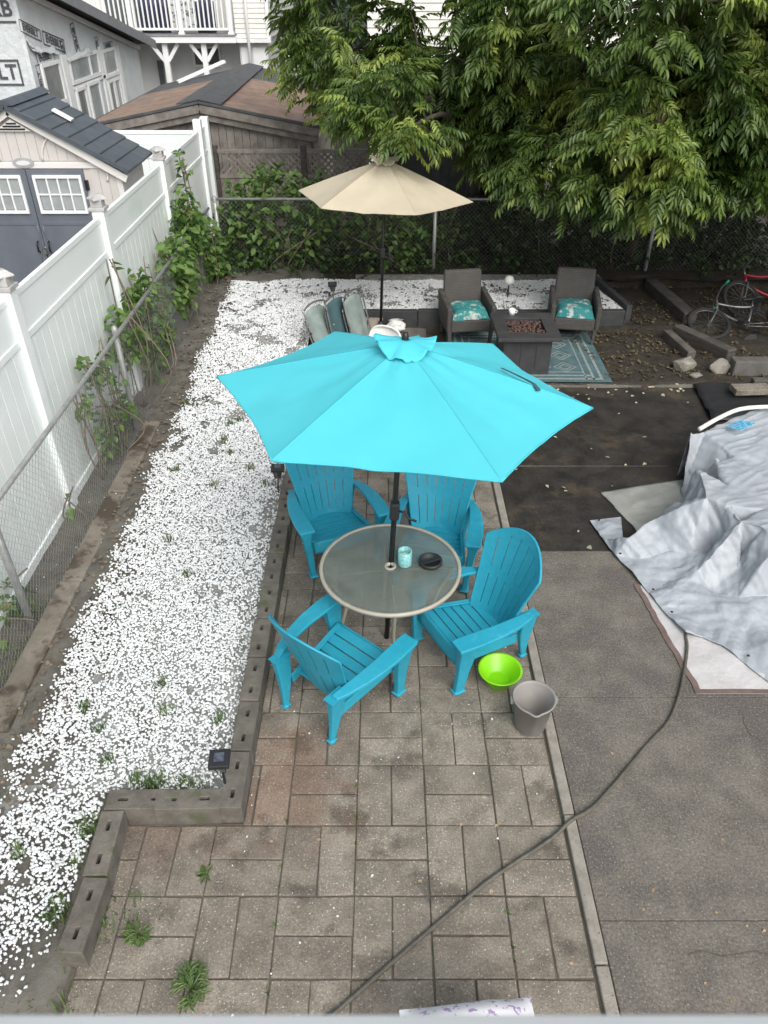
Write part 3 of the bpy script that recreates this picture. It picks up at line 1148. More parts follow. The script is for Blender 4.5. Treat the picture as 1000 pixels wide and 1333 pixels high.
# loose tie strap lying on the canopy
UM = UMB.rotation_euler.to_matrix()
def on_canopy(r, deg, lift=.010):
    c_ = -36 if deg < -6 else 24
    s_ = r * math.cos(R(deg - c_)) / (1.20 * math.cos(R(30)))
    z = 2.37 - (2.37 - 2.05) * s_ ** 1.10 - .03 * s_ * math.cos(R((deg - c_) * 3)) + lift
    return tuple(UM @ Vector((r * math.cos(R(deg)), r * math.sin(R(deg)), z)) + Vector((.02, 4.14, 0)))
b = MB()
sp_ = [(.66, 14), (.69, 11), (.735, 6), (.775, 1), (.81, -4.5), (.84, -9)]
vs_ = []
for k, (r_, d_) in enumerate(sp_):
    vs_ += [on_canopy(r_ - .012, d_ - .6), on_canopy(r_ + .012, d_ + .6)]
b.add(vs_, [(2 * k, 2 * k + 1, 2 * k + 3, 2 * k + 2) for k in range(len(sp_) - 1)])
STRAP = b.build('tie_strap', TEALD, None, solid=.006)
tag(STRAP, 'dark fabric tie strap lying on the turquoise umbrella', 'strap')

# ------------------------------------------------------------------ basin, bucket
bs = thing('wash_basin', 'lime green plastic basin on the pavers beside turquoise chair', 'basin', (.835, 3.70, .0))
b = MB()
b.lathe([(0, .0), (.088, .0), (.095, .006), (.142, .118), (.158, .122), (.160, .130), (.150, .133), (.138, .126), (.092, .014), (.07, .009), (.0, .009)], 48, cap=False)
b.build('bowl', LIME, bs, smooth=True)
b = MB()
b.lathe([(.055, .011), (.062, .013), (.068, .011)], 40, cap=False)
b.build('base_ring', LIME, bs, smooth=True)
bk = thing('bucket', 'grey plastic bucket standing on the pavers by the kerb strip', 'bucket', (1.0, 3.31, 0))
b = MB()
n = 48
prof = [(0, 0), (.098, 0), (.104, .006), (.132, .27), (.143, .272), (.146, .286), (.139, .290), (.128, .278), (.101, .022), (.0, .020)]
vs, fs = [], []
for r, z in prof:
    for k in range(n):
        a = 2 * math.pi * k / n
        sp = math.exp(-((a - R(265)) / .22) ** 2) * (z > .25)
        vs.append(((r + .018 * sp) * math.cos(a), (r + .018 * sp) * math.sin(a), z - .004 * sp))
for i in range(len(prof) - 1):
    for k in range(n):
        fs.append((i * n + k, i * n + (k + 1) % n, (i + 1) * n + (k + 1) % n, (i + 1) * n + k))
b.add(vs, fs)
b.build('body', BUCKET, bk, smooth=True)
b = MB()
b.tube([(.146 * math.cos(a), .146 * math.sin(a), .262 - .045 * math.sin(max(0, min(math.pi, a)))) for a in np.linspace(-.05, math.pi + .05, 26)], .0042, 7)
b.build('handle', BUCKET, bk, smooth=True)
for s in (-1, 1):
    b = MB()
    b.box(s * .146 - .012, s * .146 + .012, -.02, .02, .235, .276)
    b.build('handle_lug', BUCKET, bk, bevel=.005)
b = MB()
b.lathe([(.030, .0205), (.034, .0235), (.052, .0235), (.056, .0205)], 30, cap=False)
b.build('base_ring', BUCKET, bk, smooth=True)

# ------------------------------------------------------------------ garden hose
def smooth_path(P, k=8):
    out = []
    P = [Vector(p) for p in P]
    for i in range(len(P) - 1):
        p0, p1, p2, p3 = P[max(i - 1, 0)], P[i], P[i + 1], P[min(i + 2, len(P) - 1)]
        for j in range(k):
            t_ = j / k
            out.append(.5 * ((2 * p1) + (p2 - p0) * t_ + (2 * p0 - 5 * p1 + 4 * p2 - p3) * t_ * t_ + (3 * p1 - p0 - 3 * p2 + p3) * t_ ** 3))
    out.append(P[-1])
    return out
b = MB()
hp = smooth_path([(-.60, 1.28, .011), (-.26, 1.54, .011), (.20, 1.91, .011), (.60, 2.22, .011), (.98, 2.46, .012), (1.13, 2.575, .030), (1.33, 2.71, .014), (1.75, 3.13, .011), (1.95, 3.32, .011),
                  (2.10, 3.55, .014), (2.22, 3.80, .016), (2.31, 4.02, .018), (2.335, 4.13, .017), (2.36, 4.19, .012)])
b.tube(hp, .0125, 10)
hs_ = tag(b.build('garden_hose', HOSE, None, smooth=True), 'dark garden hose trailing across the pavers to the silver tarp', 'hose')

# ------------------------------------------------------------------ solar stake lights
def solar(label, loc, tilt=(0, 0), h=.30):
    t = thing('solar_light', label, 'garden light', loc, 0, 'black solar stake lights along the white stones')
    t.rotation_euler = (tilt[0], tilt[1], R(4))
    b = MB()
    b.beam((0, 0, -.06), (0, 0, h - .11), .012, .02, up=(0, 1, 0))
    b.build('stake', BLACKP, t, bevel=.003)
    b = MB()
    b.lathe([(.012, h - .125), (.03, h - .115), (.042, h - .035), (.058, h - .03)], 4, cap=True)
    b.build('lamp_shade', mat('smoked_lens', (.06, .06, .055), (.12, .12, .11), 20, .25) if 'smoked_lens' not in MATS else MATS['smoked_lens'], t)
    for s in ((1, 1), (1, -1), (-1, 1), (-1, -1)):
        b = MB()
        b.beam((s[0] * .020, s[1] * .020, h - .125), (s[0] * .042, s[1] * .042, h - .03), .006, .006)
        b.build('cage_bar', BLACKP, t)
    b = MB()
    b.box(-.062, .062, -.062, .062, h - .032, h)
    hd = b.build('head', BLACKP, t, bevel=.006)
    b = MB()
    b.box(-.03, .03, -.026, .034, h, h + .003)
    b.build('solar_panel', mat('solar_cell', (.05, .055, .075), (.10, .11, .14), 40, .2) if 'solar_cell' not in MATS else MATS['solar_cell'], hd)
    return t
solar('black solar stake light at the near corner of the block wall', (-.975, 2.76, .04), (R(2), R(-1)), .37)
solar('black solar stake light on the white stones beside turquoise chair', (-1.03, 6.02, .06), (R(-4), R(3)), .30)
solar('dark solar stake light behind the folded garden chairs', (-.72, 10.50, .25), (R(3), R(-2)), .36)

# ------------------------------------------------------------------ pool, tarps
RIM = [(2.93, 6.33, .55), (2.91, 6.13, .55), (2.85, 5.72, .55), (2.77, 5.28, .54), (2.92, 5.17, .53), (2.97, 4.99, .50), (3.09, 4.88, .52), (3.16, 4.72, .49), (3.42, 4.56, .46),
       (3.95, 4.30, .45), (4.70, 4.22, .46), (5.30, 4.70, .50), (5.50, 5.80, .50), (5.05, 6.75, .52), (4.04, 7.01, .52), (3.62, 6.78, .52), (3.16, 6.45, .52)]
pool = thing('frame_pool', 'low white framed paddling pool hidden under the silver tarp', 'pool', (4.1, 5.6, 0))
rimp = [Vector((x, y, .42)).lerp(Vector((4.1, 5.6, .42)), .24) - Vector((0, 0, .06)) - Vector((4.1, 5.6, 0)) for x, y, z in RIM]
b = MB()
b.tube(rimp, .024, 8, closed=True)
b.build('top_rail', WPLAST, pool, smooth=True)
b = MB()
n = len(rimp)
b.add([(p.x, p.y, 0) for p in rimp] + [(p.x, p.y, .35) for p in rimp], [(i, (i + 1) % n, n + (i + 1) % n, n + i) for i in range(n)])
b.build('liner_wall', POOLB, pool)
for p in rimp[::2]:
    b = MB()
    b.tube([(p.x, p.y, 0), (p.x, p.y, .35)], .018, 8)
    b.build('leg', WPLAST, pool, smooth=True)
b = MB()
b.tube(smooth_path([(-1.02, .80, .565), (-.74, 1.02, .575), (-.46, 1.19, .58), (-.10, 1.26, .57), (.3, 1.33, .55)]), .022, 8)
b.build('loose_pipe', WPLAST, pool, smooth=True)
b = MB()
MM = Matrix.Translation((-.70, .86, .545)) @ Matrix.Rotation(R(34), 4, 'Z') @ Matrix.Rotation(R(-14), 4, 'X')
for i in range(6):
    for j in range(4):
        q = .036 if (i + j) % 2 else .026
        b.box(i * .042, i * .042 + q, -j * .042, -j * .042 + q, 0, .008, MM)
b.build('checked_mat', mat('sky_blue_mesh', (.10, .40, .62), (.16, .48, .70), 20, .5), pool)

_cr = random.Random(21)
CRE = []
for _ in range(9):
    w_ = .07 * (1.28 ** _)
    q_ = _cr.uniform(0, math.pi)
    CRE.append((math.cos(q_) / w_, math.sin(q_) / w_, _cr.uniform(0, 9), w_ * .062, _cr.uniform(0, 30)))
def crumple(x, y, off=0.0):
    """straight-creased facets, as in stiff sheet"""
    h = 0.0
    for kx, ky, ph, am, sd_ in CRE:
        g = kx * x + ky * y + ph + .55 * mnoise.noise(Vector((x * 1.7, y * 1.7, sd_ + off)))
        tri = abs((g % 1.0) * 2 - 1)
        mk = max(0.0, min(1.0, .5 + 1.6 * mnoise.noise(Vector((x * 1.9 + sd_, y * 1.9, off + 4)))))
        h += am * mk * (tri - .5)
    return h
from mathutils.geometry import delaunay_2d_cdt
import bmesh
TIP, GAP, RIDGE = (1.93, 5.64, .02), (2.15, 5.27, .02), [(2.62, 5.53, .31), (2.38, 5.36, .25), (2.14, 5.19, .16)]
OUTL = [TIP, (1.98, 5.38, .02), (2.04, 5.11, .02), (2.12, 4.88, .035), (2.19, 4.64, .02), (2.25, 4.40, .03), (2.33, 4.14, .048), (2.46, 4.11, .025), (2.58, 4.02, .035), (2.68, 3.86, .02), (2.75, 3.72, .03), (2.86, 3.58, .02),
        (3.4, 3.42, .03), (4.3, 3.22, .02), (5.4, 3.5, .03), (6.1, 4.6, .02), (6.1, 6.0, .02), (5.5, 7.05, 0), (5.1, 6.95, 0), (4.08, 7.12, 0), (3.62, 6.89, 0), (3.18, 6.56, 0), (3.0, 6.43, 0), (2.955, 6.16, 0), (2.91, 5.90, 0),
        (2.70, 5.64, .03), (2.44, 5.46, .03), GAP, (2.22, 5.66, .045)]
INN = [(2.64, 5.06, .09), (2.84, 5.10, .11), (2.965, 5.13, .25), (3.00, 4.90, .17), (3.20, 4.67, .18), (2.68, 4.60, .05), (2.89, 4.54, .045), (3.19, 4.55, .06), (2.26, 5.05, .03), (2.50, 5.12, .05), (2.47, 4.83, .03),
       (2.65, 4.29, .03), (2.62, 4.80, .11), (2.96, 4.78, .16), (2.88, 4.33, .075), (2.78, 4.05, .03), (3.05, 4.1, .06), (2.72, 4.68, .02), (2.55, 4.55, .06), (2.42, 4.42, .03), (3.1, 3.75, .06), (2.40, 4.62, .05),
       (3.32, 6.06, .47), (3.32, 5.6, .44), (3.08, 5.56, .475), (3.10, 5.95, .49), (3.25, 5.2, .46), (3.6, 5.9, .43), (3.9, 5.3, .42), (3.6, 4.9, .44), (4.4, 5.6, .42), (4.6, 6.3, .44), (4.8, 5.0, .44), (3.75, 6.45, .47), (3.5, 6.5, .49),
       (3.55, 4.30, .10), (3.95, 4.05, .07), (4.7, 3.95, .07), (5.55, 4.5, .07), (5.8, 5.8, .05), (3.6, 3.8, .03), (4.6, 3.6, .03), (1.98, 5.55, .03), (2.10, 5.42, .03), (2.06, 5.62, .05)]
allp = OUTL + RIM + RIDGE + INN
no, nr_ = len(OUTL), len(RIM)
ed = [(i, (i + 1) % no) for i in range(no)] + [(no + i, no + (i + 1) % nr_) for i in range(nr_)] + [(no + nr_, no + nr_ + 1), (no + nr_ + 1, no + nr_ + 2)]
vo, eo, fo, ov, oe, of = delaunay_2d_cdt([Vector(p[:2]) for p in allp], ed, [], 0, 1e-5)
zz_ = []
for k, v in enumerate(vo):
    src = ov[k]
    if src:
        zz_.append(allp[src[0]][2])
    else:
        zz_.append(min(allp, key=lambda p: (p[0] - v.x) ** 2 + (p[1] - v.y) ** 2)[2])
bm = bmesh.new()
bv = [bm.verts.new((v.x, v.y, zz_[k])) for k, v in enumerate(vo)]
for f in fo:
    c_ = sum((vo[i] for i in f), Vector((0, 0))) / len(f)
    if len(set(f)) >= 3 and inpoly(c_.x, c_.y, [p[:2] for p in OUTL]):
        bm.faces.new([bv[i] for i in f])
for lv in range(5):
    bmesh.ops.subdivide_edges(bm, edges=[e for e in bm.edges if e.calc_length() > (.10, .05, .028, .018, .012)[lv] and e.verts[0].co.x < 4.3], cuts=1, use_grid_fill=True)
    bmesh.ops.triangulate(bm, faces=[f for f in bm.faces if len(f.verts) > 3])
    if lv >= 1:
        bmesh.ops.smooth_vert(bm, verts=[v for v in bm.verts if not v.is_boundary], factor=.16, use_axis_x=True, use_axis_y=True, use_axis_z=True)
for f in bm.faces:
    f.normal_update()
    if f.normal.z < 0:
        f.normal_flip()
bm.normal_update()
disp = []
for v in bm.verts:
    x, y, z = v.co
    st_ = 1 - abs(v.normal.z)
    d_ = crumple(x + z * .7, y - z * .6, 7) * (1.0 + .5 * st_) + .012 * fbm(x * 6, y * 6, z * 6)
    if z > .38 and v.normal.z > .6:
        wr = abs(mnoise.noise(Vector(((x + y * .55) * 2.4, (y - x * .55) * 10, 9))))
        d_ = d_ * .45 + .009 * (1 - min(1, wr * 3)) - .002
    if v.is_boundary:
        d_ = max(0, d_) * .5
    disp.append(v.normal * d_)
for v, d_ in zip(bm.verts, disp):
    v.co += d_
    v.co.z = max(v.co.z, .014)
me = bpy.data.meshes.new('sheet')
bm.to_mesh(me)
bm.free()
me.polygons.foreach_set('use_smooth', [True] * len(me.polygons))
me.materials.append(TARP)
tp = thing('silver_tarp', 'crumpled silver grey tarp draped over the low pool', 'tarp', (0, 0, 0))
o = bpy.data.objects.new('sheet', me)
COL.objects.link(o)
o.parent = tp
md = o.modifiers.new('solid', 'SOLIDIFY')
md.thickness = .003
print('tarp', len(me.polygons))
for (x, y, z) in ((2.075, 5.11, .05), (2.225, 4.64, .05), (2.29, 4.36, .06), (2.17, 5.33, .06), (2.00, 5.60, .05), (2.72, 3.90, .05), (2.9, 3.64, .05)):
    b = MB()
    b.lathe([(.005, 0), (.011, .001), (.011, .004), (.005, .005)], 12, (x, y, z))
    b.build('eyelet', BLACKM, tp, smooth=True)

def flat_tarp(name, label, poly, z, m, n=26, amp=.018):
    """quad poly a,b,c,d on the ground, with ripples"""
    A, B_, C_, D = [Vector((*p, z)) for p in poly]
    def P(u, v):
        p = A.lerp(B_, u).lerp(D.lerp(C_, u), v)
        e = min(u, 1 - u, v, 1 - v) * 6
        p.z += amp * min(1, .3 + e) * (abs(fbm(p.x * 3.1, p.y * 3.1, z * 50)) + .5 * (1 - abs(math.sin(p.x * 7 - p.y * 11 + 2 * fbm(p.x, p.y)))))
        p.x += .02 * fbm(p.y * 4, 1, 3)
        return p
    t = thing(name, label, 'tarp')
    b = MB()
    b.grid(P, n, n)
    b.build('sheet', m, t, smooth=True, solid=.002)
    return t, P
flat_tarp('olive_tarp', 'dull olive grey tarp spread on dark asphalt behind the silver tarp', [(2.36, 5.38), (3.0, 5.42), (3.05, 6.36), (2.15, 6.13)], .002, TARPG, 30, .026)
t_, P_ = flat_tarp('pale_tarp', 'pale tarp with brown hem lying flat under the silver tarp', [(2.235, 3.575), (4.6, 3.575), (4.6, 4.7), (2.10, 4.75)], .005, TARPW, 40, .014)
b = MB()
b.grid(lambda u, v: P_(u, .034 * v) + Vector((0, 0, .003)), 40, 1)
b.build('hem', HEM, t_, solid=.002)
b = MB()
b.grid(lambda u, v: P_(.018 * u, v) + Vector((0, 0, .0035)), 1, 40)
b.build('hem', HEM, t_, solid=.002)

# ------------------------------------------------------------------ back patio
RUGB = mat('rug_teal', (.05, .105, .115), (.085, .15, .16), 9, .95, patch=(.16, .19, .18), patch_scale=6, patch_t=.6)
RUGW = mat('rug_pale', (.19, .22, .215), (.27, .295, .28), 25, .95)  # pale pattern darkened to stand in for shade under the trees
rug = thing('outdoor_rug', 'teal patterned outdoor rug under the fire pit and wicker chairs', 'rug', (1.86, 9.30, .036), R(-1))
b = MB()
b.box(-1.0, 1.0, -.78, .80, 0, .008)
b.build('field', RUGB, rug, bevel=.003)
for k, (a, w) in enumerate(((.90, .035), (.80, .03), (.70, .018))):
    for (x0, x1, y0, y1) in ((-a, -a + w, -.72, .72), (a - w, a, -.72, .72)):
        b = MB()
        b.box(x0, x1, y0, y1, .0081, .0105)
        b.build('border_band', RUGW, rug)
    yy = .72 - k * .1
    for s in (-1, 1):
        b = MB()
        b.box(-a + w, a - w, min(s * yy, s * (yy - w)), max(s * yy, s * (yy - w)), .0081, .0105)
        b.build('border_band', RUGW, rug)
for i in range(4):
    for j in range(3):
        cx, cy = -.48 + i * .32, -.36 + j * .36
        for r_ in (.15, .085):
            b = MB()
            w = .02
            o_ = [(cx + r_, cy), (cx, cy + r_), (cx - r_, cy), (cx, cy - r_)]
            n_ = [(cx + r_ - w, cy), (cx, cy + r_ - w), (cx - r_ + w, cy), (cx, cy - r_ + w)]
            for q in range(4):
                q2 = (q + 1) % 4
                b.prism([o_[q], o_[q2], n_[q2], n_[q]], .0081, .0105)
            b.build('diamond', RUGW, rug)


def wicker_chair(label, loc, a):
    t = thing('wicker_chair', label, 'chair', loc, R(a), 'wicker armchairs by the fire pit')
    w, d = .27, .27
    b = MB()
    b.hexa([(-w, -d - .08, .28), (w, -d - .08, .28), (w, -d + .02, .28), (-w, -d + .02, .28)], [(-w + .01, -d - .15, .84), (w - .01, -d - .15, .84), (w - .01, -d - .08, .84), (-w + .01, -d - .08, .84)])
    b.build('backrest', WICKER, t, bevel=.025, seg=3)
    b = MB()
    b.box(-w, w, -d, d, .20, .37)
    b.build('seat_box', WICKER, t, bevel=.02)
    for s in (-1, 1):
        b = MB()
        b.hexa([(s * .30 - .03, -d - .05, .20), (s * .30 + .03, -d - .05, .20), (s * .30 + .03, d, .20), (s * .30 - .03, d, .20)],
               [(s * .30 - .035, -d - .11, .60), (s * .30 + .035, -d - .11, .60), (s * .30 + .035, d + .02, .54), (s * .30 - .035, d + .02, .54)])
        b.build('arm', WICKER, t, bevel=.022, seg=3)
        for yy in (-d - .02, d - .03):
            b = MB()
            b.beam((s * .29, yy, .22), (s * .275, yy, 0), .05, .05, up=(0, 1, 0), w2=.035, h2=.035)
            b.build('leg', WICKER, t)
    b = MB()
    def C(u, v):
        x, y = (u - .5) * .50, (v - .5) * .50
        e = (1 - (2 * u - 1) ** 6) * (1 - (2 * v - 1) ** 6)
        return (x, y + .02, .375 + .115 * e ** .5 + .012 * fbm(x * 9, y * 9, loc[0]))
    b.grid(C, 18, 18)
    b.build('cushion', TEALF, t, smooth=True)
    return t
wicker_chair('grey wicker armchair with teal floral cushion left of the fire pit', (1.13, 9.86, .044), 188)
wicker_chair('grey wicker armchair with teal floral cushion on the rug corner', (2.60, 9.92, .044), 172)

fp = thing('fire_pit_table', 'square charcoal fire pit table filled with lava rock', 'fire pit', (1.78, 9.02, .044))
b = MB()
b.box(-.30, .30, -.32, .32, 0, .47)
b.build('base', FIREP, fp, bevel=.01)
for (x0, x1, y0, y1) in ((-.39, .39, -.43, -.24), (-.39, .39, .24, .43), (-.39, -.23, -.2395, .2395), (.23, .39, -.2395, .2395)):
    b = MB()
    b.box(x0, x1, y0, y1, .485, .53)
    b.build('top_slab', FIREP, fp, bevel=.004)
b = MB()
b.box(-.23, .23, -.24, .24, .44, .488)
b.build('burner_tray', BLACKM, fp)
lp = [(rng.uniform(-.21, .21), rng.uniform(-.21, .21), .49) for _ in range(190)]
stones('lava_rocks', lp, LAVA, .016, .034, parent=fp)
for k in range(3):
    b = MB()
    b.box(-.27 + k * .19, -.10 + k * .19, -.326, -.322, .06, .42)
    b.build('base_panel', FIREP, fp, bevel=.003)
cup = thing('cup', 'small white cup standing on the back edge of the fire pit', 'cup', (1.66, 9.38, .574))
b = MB()
b.lathe([(0, 0), (.035, 0), (.045, .07), (.04, .07), (.03, .006), (0, .006)], 18, cap=False)
b.build('body', WPLAST, cup, smooth=True)
b = MB()
b.tube([(.04, 0, .06), (.065, 0, .05), (.06, 0, .025), (.036, 0, .018)], .006, 6)
b.build('handle', WPLAST, cup, smooth=True)
orn = thing('garden_ornament', 'small white round ornament on a dark stake on far white stones', 'ornament', (1.83, 10.85, .25))
b = MB()
b.tube([(0, 0, 0), (.0, 0, .22)], .012, 8)
b.build('stake', BLACKP, orn)
b = MB()
b.lathe([(0, .20), (.04, .21), (.07, .25), (.075, .28), (.05, .33), (0, .345)], 16, cap=False)
b.build('globe', WPLAST, orn, smooth=True)


# white plastic chairs with oval backs
def white_chair(label, loc, a):
    t = thing('plastic_chair', label, 'chair', loc, R(a), 'white plastic chairs')
    b = MB()
    def Bk(u, v):
        x = (u - .5) * 2
        s = v
        w = .21 * math.sqrt(max(0.0, 1 - (2 * s - 1) ** 4 * .999)) ** .8
        return (x * w, -.20 - .16 * s + .05 * x * x, .42 + .46 * s)
    b.grid(Bk, 16, 16)
    b.build('backrest', WPLAST, t, smooth=True, solid=.012)
    b = MB()
    b.tube([Bk(.5 + .5 * math.cos(q), .5 + .5 * math.sin(q)) if False else Bk(0 if math.cos(q) < 0 else 1, .5 + .5 * math.sin(q)) for q in np.linspace(0, 2 * math.pi, 41)[:-1]], .012, 6, closed=True)
    b.build('back_rim', WPLAST, t, smooth=True)
    b = MB()
    b.grid(lambda u, v: ((u - .5) * (.40 + .06 * v), -.20 + .44 * v, .42 - .02 * math.sin(v * 3.1) + .02 * v), 8, 8)
    b.build('seat', WPLAST, t, smooth=True, solid=.014)
    for s in (-1, 1):
        b = MB()
        b.beam((s * .24, -.28, .62), (s * .26, .20, .63), .055, .018)
        b.build('arm', WPLAST, t, bevel=.006)
        for (y0, y1, zt) in ((.20, .26, .62), (-.22, -.30, .62)):
            b = MB()
            b.beam((s * .25, y0, zt), (s * .25, y1, 0), .05, .042, up=(0, 1, 0), w2=.036, h2=.03)
            b.build('leg', WPLAST, t, bevel=.005)
    return t
white_chair('white plastic chair with oval back near the cream umbrella pole', (-.12, 7.95, .0), 150)
white_chair('white plastic chair peeking over the edge of the turquoise umbrella', (-.44, 7.62, .0), 165)
white_chair('white plastic chair half hidden between two turquoise chairs', (-.10, 6.50, .0), 176)


def folded_lounger(label, loc, a, tilt, m):
    t = thing('folded_lounger', label, 'lounger', loc, R(a), 'folded garden loungers leaning by the wall')
    t.rotation_euler = (tilt, 0, R(a))
    for (dy, h, w) in ((0, .86, .24), (.06, .72, .22)):
        b = MB()
        b.tube(smooth_path([(-w, dy, 0), (-w, dy, h - .12), (-w + .05, dy, h - .03), (0, dy, h), (w - .05, dy, h - .03), (w, dy, h - .12), (w, dy, 0)], 5), .012, 7)
        b.build('frame', SILVER, t, smooth=True)
    b = MB()
    b.grid(lambda u, v: ((u - .5) * .44, .015 + .012 * math.sin(u * 9), .06 + .75 * v - .06 * (2 * u - 1) ** 2 * v), 10, 12)
    b.build('sling', m, t, smooth=True, solid=.008)
    for z in (.05, .5):
        b = MB()
        b.tube([(-.235, .03, z), (.235, .03, z)], .010, 6)
        b.build('cross_bar', SILVER, t, smooth=True)
    return t
folded_lounger('sage green folded lounger leaning upright near the solar light', (-.24, 9.60, -.06), 62, R(-15), SAGE)
folded_lounger('dark teal folded lounger leaning at the edge of white stones', (-.46, 9.46, -.06), 55, R(-14), TEALD)
folded_lounger('pale framed folded lounger nearest the white stones', (-.62, 9.22, -.06), 60, R(-24), SAGE)
for (x, w, h, lab) in ((-.32, .17, .20, 'small pale carton beside the dark edging wall next to lounger'), (-.12, .19, .19, 'small pale carton beside the cream umbrella pole')):
    t = thing('carton', lab, 'box', (x, 10.12, .02), R(rng.uniform(-8, 8)), 'pale cartons by the wall')
    b = MB()
    b.box(-w / 2, w / 2, -.08, .08, 0, h)
    b.build('body', CARTON, t, bevel=.004)
    b = MB()
    b.box(-.02, .02, -.0805, .0805, h, h + .0015)
    b.build('tape', TAUPEM, t)
bag = thing('plastic_bag', 'crumpled white plastic bag beside the cream umbrella pole', 'bag', (.17, 10.10, .02))
b = MB()
def BG(u, v):
    a = u * 2 * math.pi
    r = .11 * math.sin(min(v * 3.3, 1.57)) * (1 - .55 * max(0, v - .5)) * (1 + .5 * fbm(math.cos(a) * 3, math.sin(a) * 3, v * 4))
    return (r * math.cos(a) * 1.1, r * math.sin(a) * .6, .20 * v)
b.grid(BG, 24, 12)
b.build('bag_body', WPLAST, bag, smooth=True)

# ------------------------------------------------------------------ bicycles
def bicycle(label, loc, rz, lean, fm, gm, wheel=.29):
    t = thing('bicycle', label, 'bicycle', loc)
    t.rotation_euler = (Matrix.Rotation(rz, 4, 'Z') @ Matrix.Rotation(lean, 4, 'X')).to_euler()
    wb = .52
    for x, st in ((-wb, .45), (wb, 0)):
        w = bpy.data.objects.new('wheel', None)
        COL.objects.link(w)
        w.parent = t
        w.location = (x, 0, wheel)
        w.rotation_euler = (0, 0, st)
        b = MB()
        b.tube([(wheel * .94 * math.cos(a), 0, wheel * .94 * math.sin(a)) for a in np.linspace(0, 2 * math.pi, 41)[:-1]], .031, 8, closed=True)
        b.build('tyre', RUBBER, w, smooth=True)
        b = MB()
        b.tube([(wheel * .86 * math.cos(a), 0, wheel * .86 * math.sin(a)) for a in np.linspace(0, 2 * math.pi, 41)[:-1]], .009, 6, closed=True)
        b.build('rim', SILVER, w, smooth=True)
        b = MB()
        for k in range(18):
            a = k * math.pi / 9
            b.tube([(.02 * math.cos(a + .8), .02 * (-1) ** k, .02 * math.sin(a + .8)), (wheel * .86 * math.cos(a), 0, wheel * .86 * math.sin(a))], .0018, 4)
        b.tube([(0, -.045, 0), (0, .045, 0)], .018, 8)
        b.build('spokes', SILVER, w)
    bb = (-.02, 0, .27)
    st_top, ht, hb = (-.16, 0, .62), (.33, 0, .68), (.36, 0, .55)
    b = MB()
    b.tube([bb, st_top], .016, 8)
    b.tube(smooth_path([st_top, (.08, 0, .62), ht]), .018, 8)
    b.tube(smooth_path([bb, (.17, 0, .38), hb]), .020, 8)
    b.tube([ht, hb], .022, 8)
    for s in (-1, 1):
        b.tube([(bb[0], s * .02, bb[2]), (-wb, s * .055, wheel)], .009, 6)
        b.tube([(st_top[0], s * .015, st_top[2] - .04), (-wb, s * .055, wheel)], .008, 6)
    b.build('frame', fm, t, smooth=True)
    b = MB()
    for s in (-1, 1):
        b.tube(smooth_path([(.36, 0, .55), (.37, s * .05, .52), (wb - .02, s * .05, wheel)]), .012, 7)
    b.build('fork', SILVER, t, smooth=True)
    b = MB()
    b.tube([(.33, 0, .66), (.31, 0, .80)], .013, 8)
    b.tube(smooth_path([(.24, -.28, .84), (.30, -.16, .82), (.31, 0, .80), (.30, .16, .82), (.24, .28, .84)]), .011, 7)
    hbr = b.build('handlebar', SILVER, t, smooth=True)
    for s in (-1, 1):
        b = MB()
        b.tube([(.275, s * .21, .83), (.235, s * .29, .842)], .017, 8)
        b.build('grip', gm, hbr, smooth=True)
    b = MB()
    b.tube([st_top, (-.19, 0, .74)], .012, 8)
    b.build('seat_post', SILVER, t, smooth=True)
    b = MB()
    b.prism([(-.15, 0), (-.13, .07), (-.05, .075), (.0, .035), (.13, .02), (.13, -.02), (.0, -.035), (-.05, -.075), (-.13, -.07)], .745, .79, Matrix.Translation((-.18, 0, 0)))
    b.build('saddle', BLACKP, t, bevel=.015, seg=3)
    b = MB()
    b.tube([(bb[0], -.05, bb[2]), (bb[0] + .0, .05, bb[2])], .02, 8)
    b.lathe([(.0, -.004), (.085, -.004), (.085, .004), (0, .004)], 20, cap=False)
    o = b.build('crankset', SILVER, t)
    for s in (-1, 1):
        b = MB()
        b.beam((bb[0], s * .06, bb[2]), (bb[0] + s * .15, s * .06, bb[2] - .05), .014, .022)
        b.box(bb[0] + s * .15 - .045, bb[0] + s * .15 + .045, min(s * .07, s * .15), max(s * .07, s * .15), bb[2] - .06, bb[2] - .04)
        b.build('pedal', BLACKP, t)
    return t
bicycle('silver and dark bicycle toppled over on the leaf litter', (5.10, 9.86, .03), R(178), R(66), SILVER, GREENP, .29)
bicycle('red bicycle lying behind the silver bicycle at yard edge', (5.85, 10.75, .05), R(196), R(48), RED, BLACKP, .30)

# ------------------------------------------------------------------ rocks, blocks, timbers
def rock(name, label, loc, size, m, seed, group=None, flat=1.0):
    r_ = np.random.RandomState(seed)
    V = []
    D = r_.normal(size=(22, 3))
    D /= np.linalg.norm(D, axis=1)[:, None]
    D *= r_.uniform(.8, 1.1, (22, 1))
    V = D * np.array(size)
    import bmesh
    bm = bmesh.new()
    for v in V:
        bm.verts.new(v)
    res = bmesh.ops.convex_hull(bm, input=bm.verts)
    bmesh.ops.delete(bm, geom=[v for v in bm.verts if not v.link_faces], context='VERTS')
    me = bpy.data.meshes.new(name)
    bm.to_mesh(me)
    bm.free()
    me.materials.append(m)
    o = bpy.data.objects.new(name, me)
    COL.objects.link(o)
    o.location = loc
    md = o.modifiers.new('bevel', 'BEVEL')
    md.width = .012
    md.segments = 2
    tag(o, label, 'rock', group)
    return o
rock('rock', 'pale angular rock beside the dark asphalt edge', (3.88, 8.95, .07), (.17, .12, .13), ROCK, 3)
rock('rock', 'grey broken rock slab next to the long concrete block', (4.30, 8.86, .08), (.16, .10, .12), ROCK, 9)
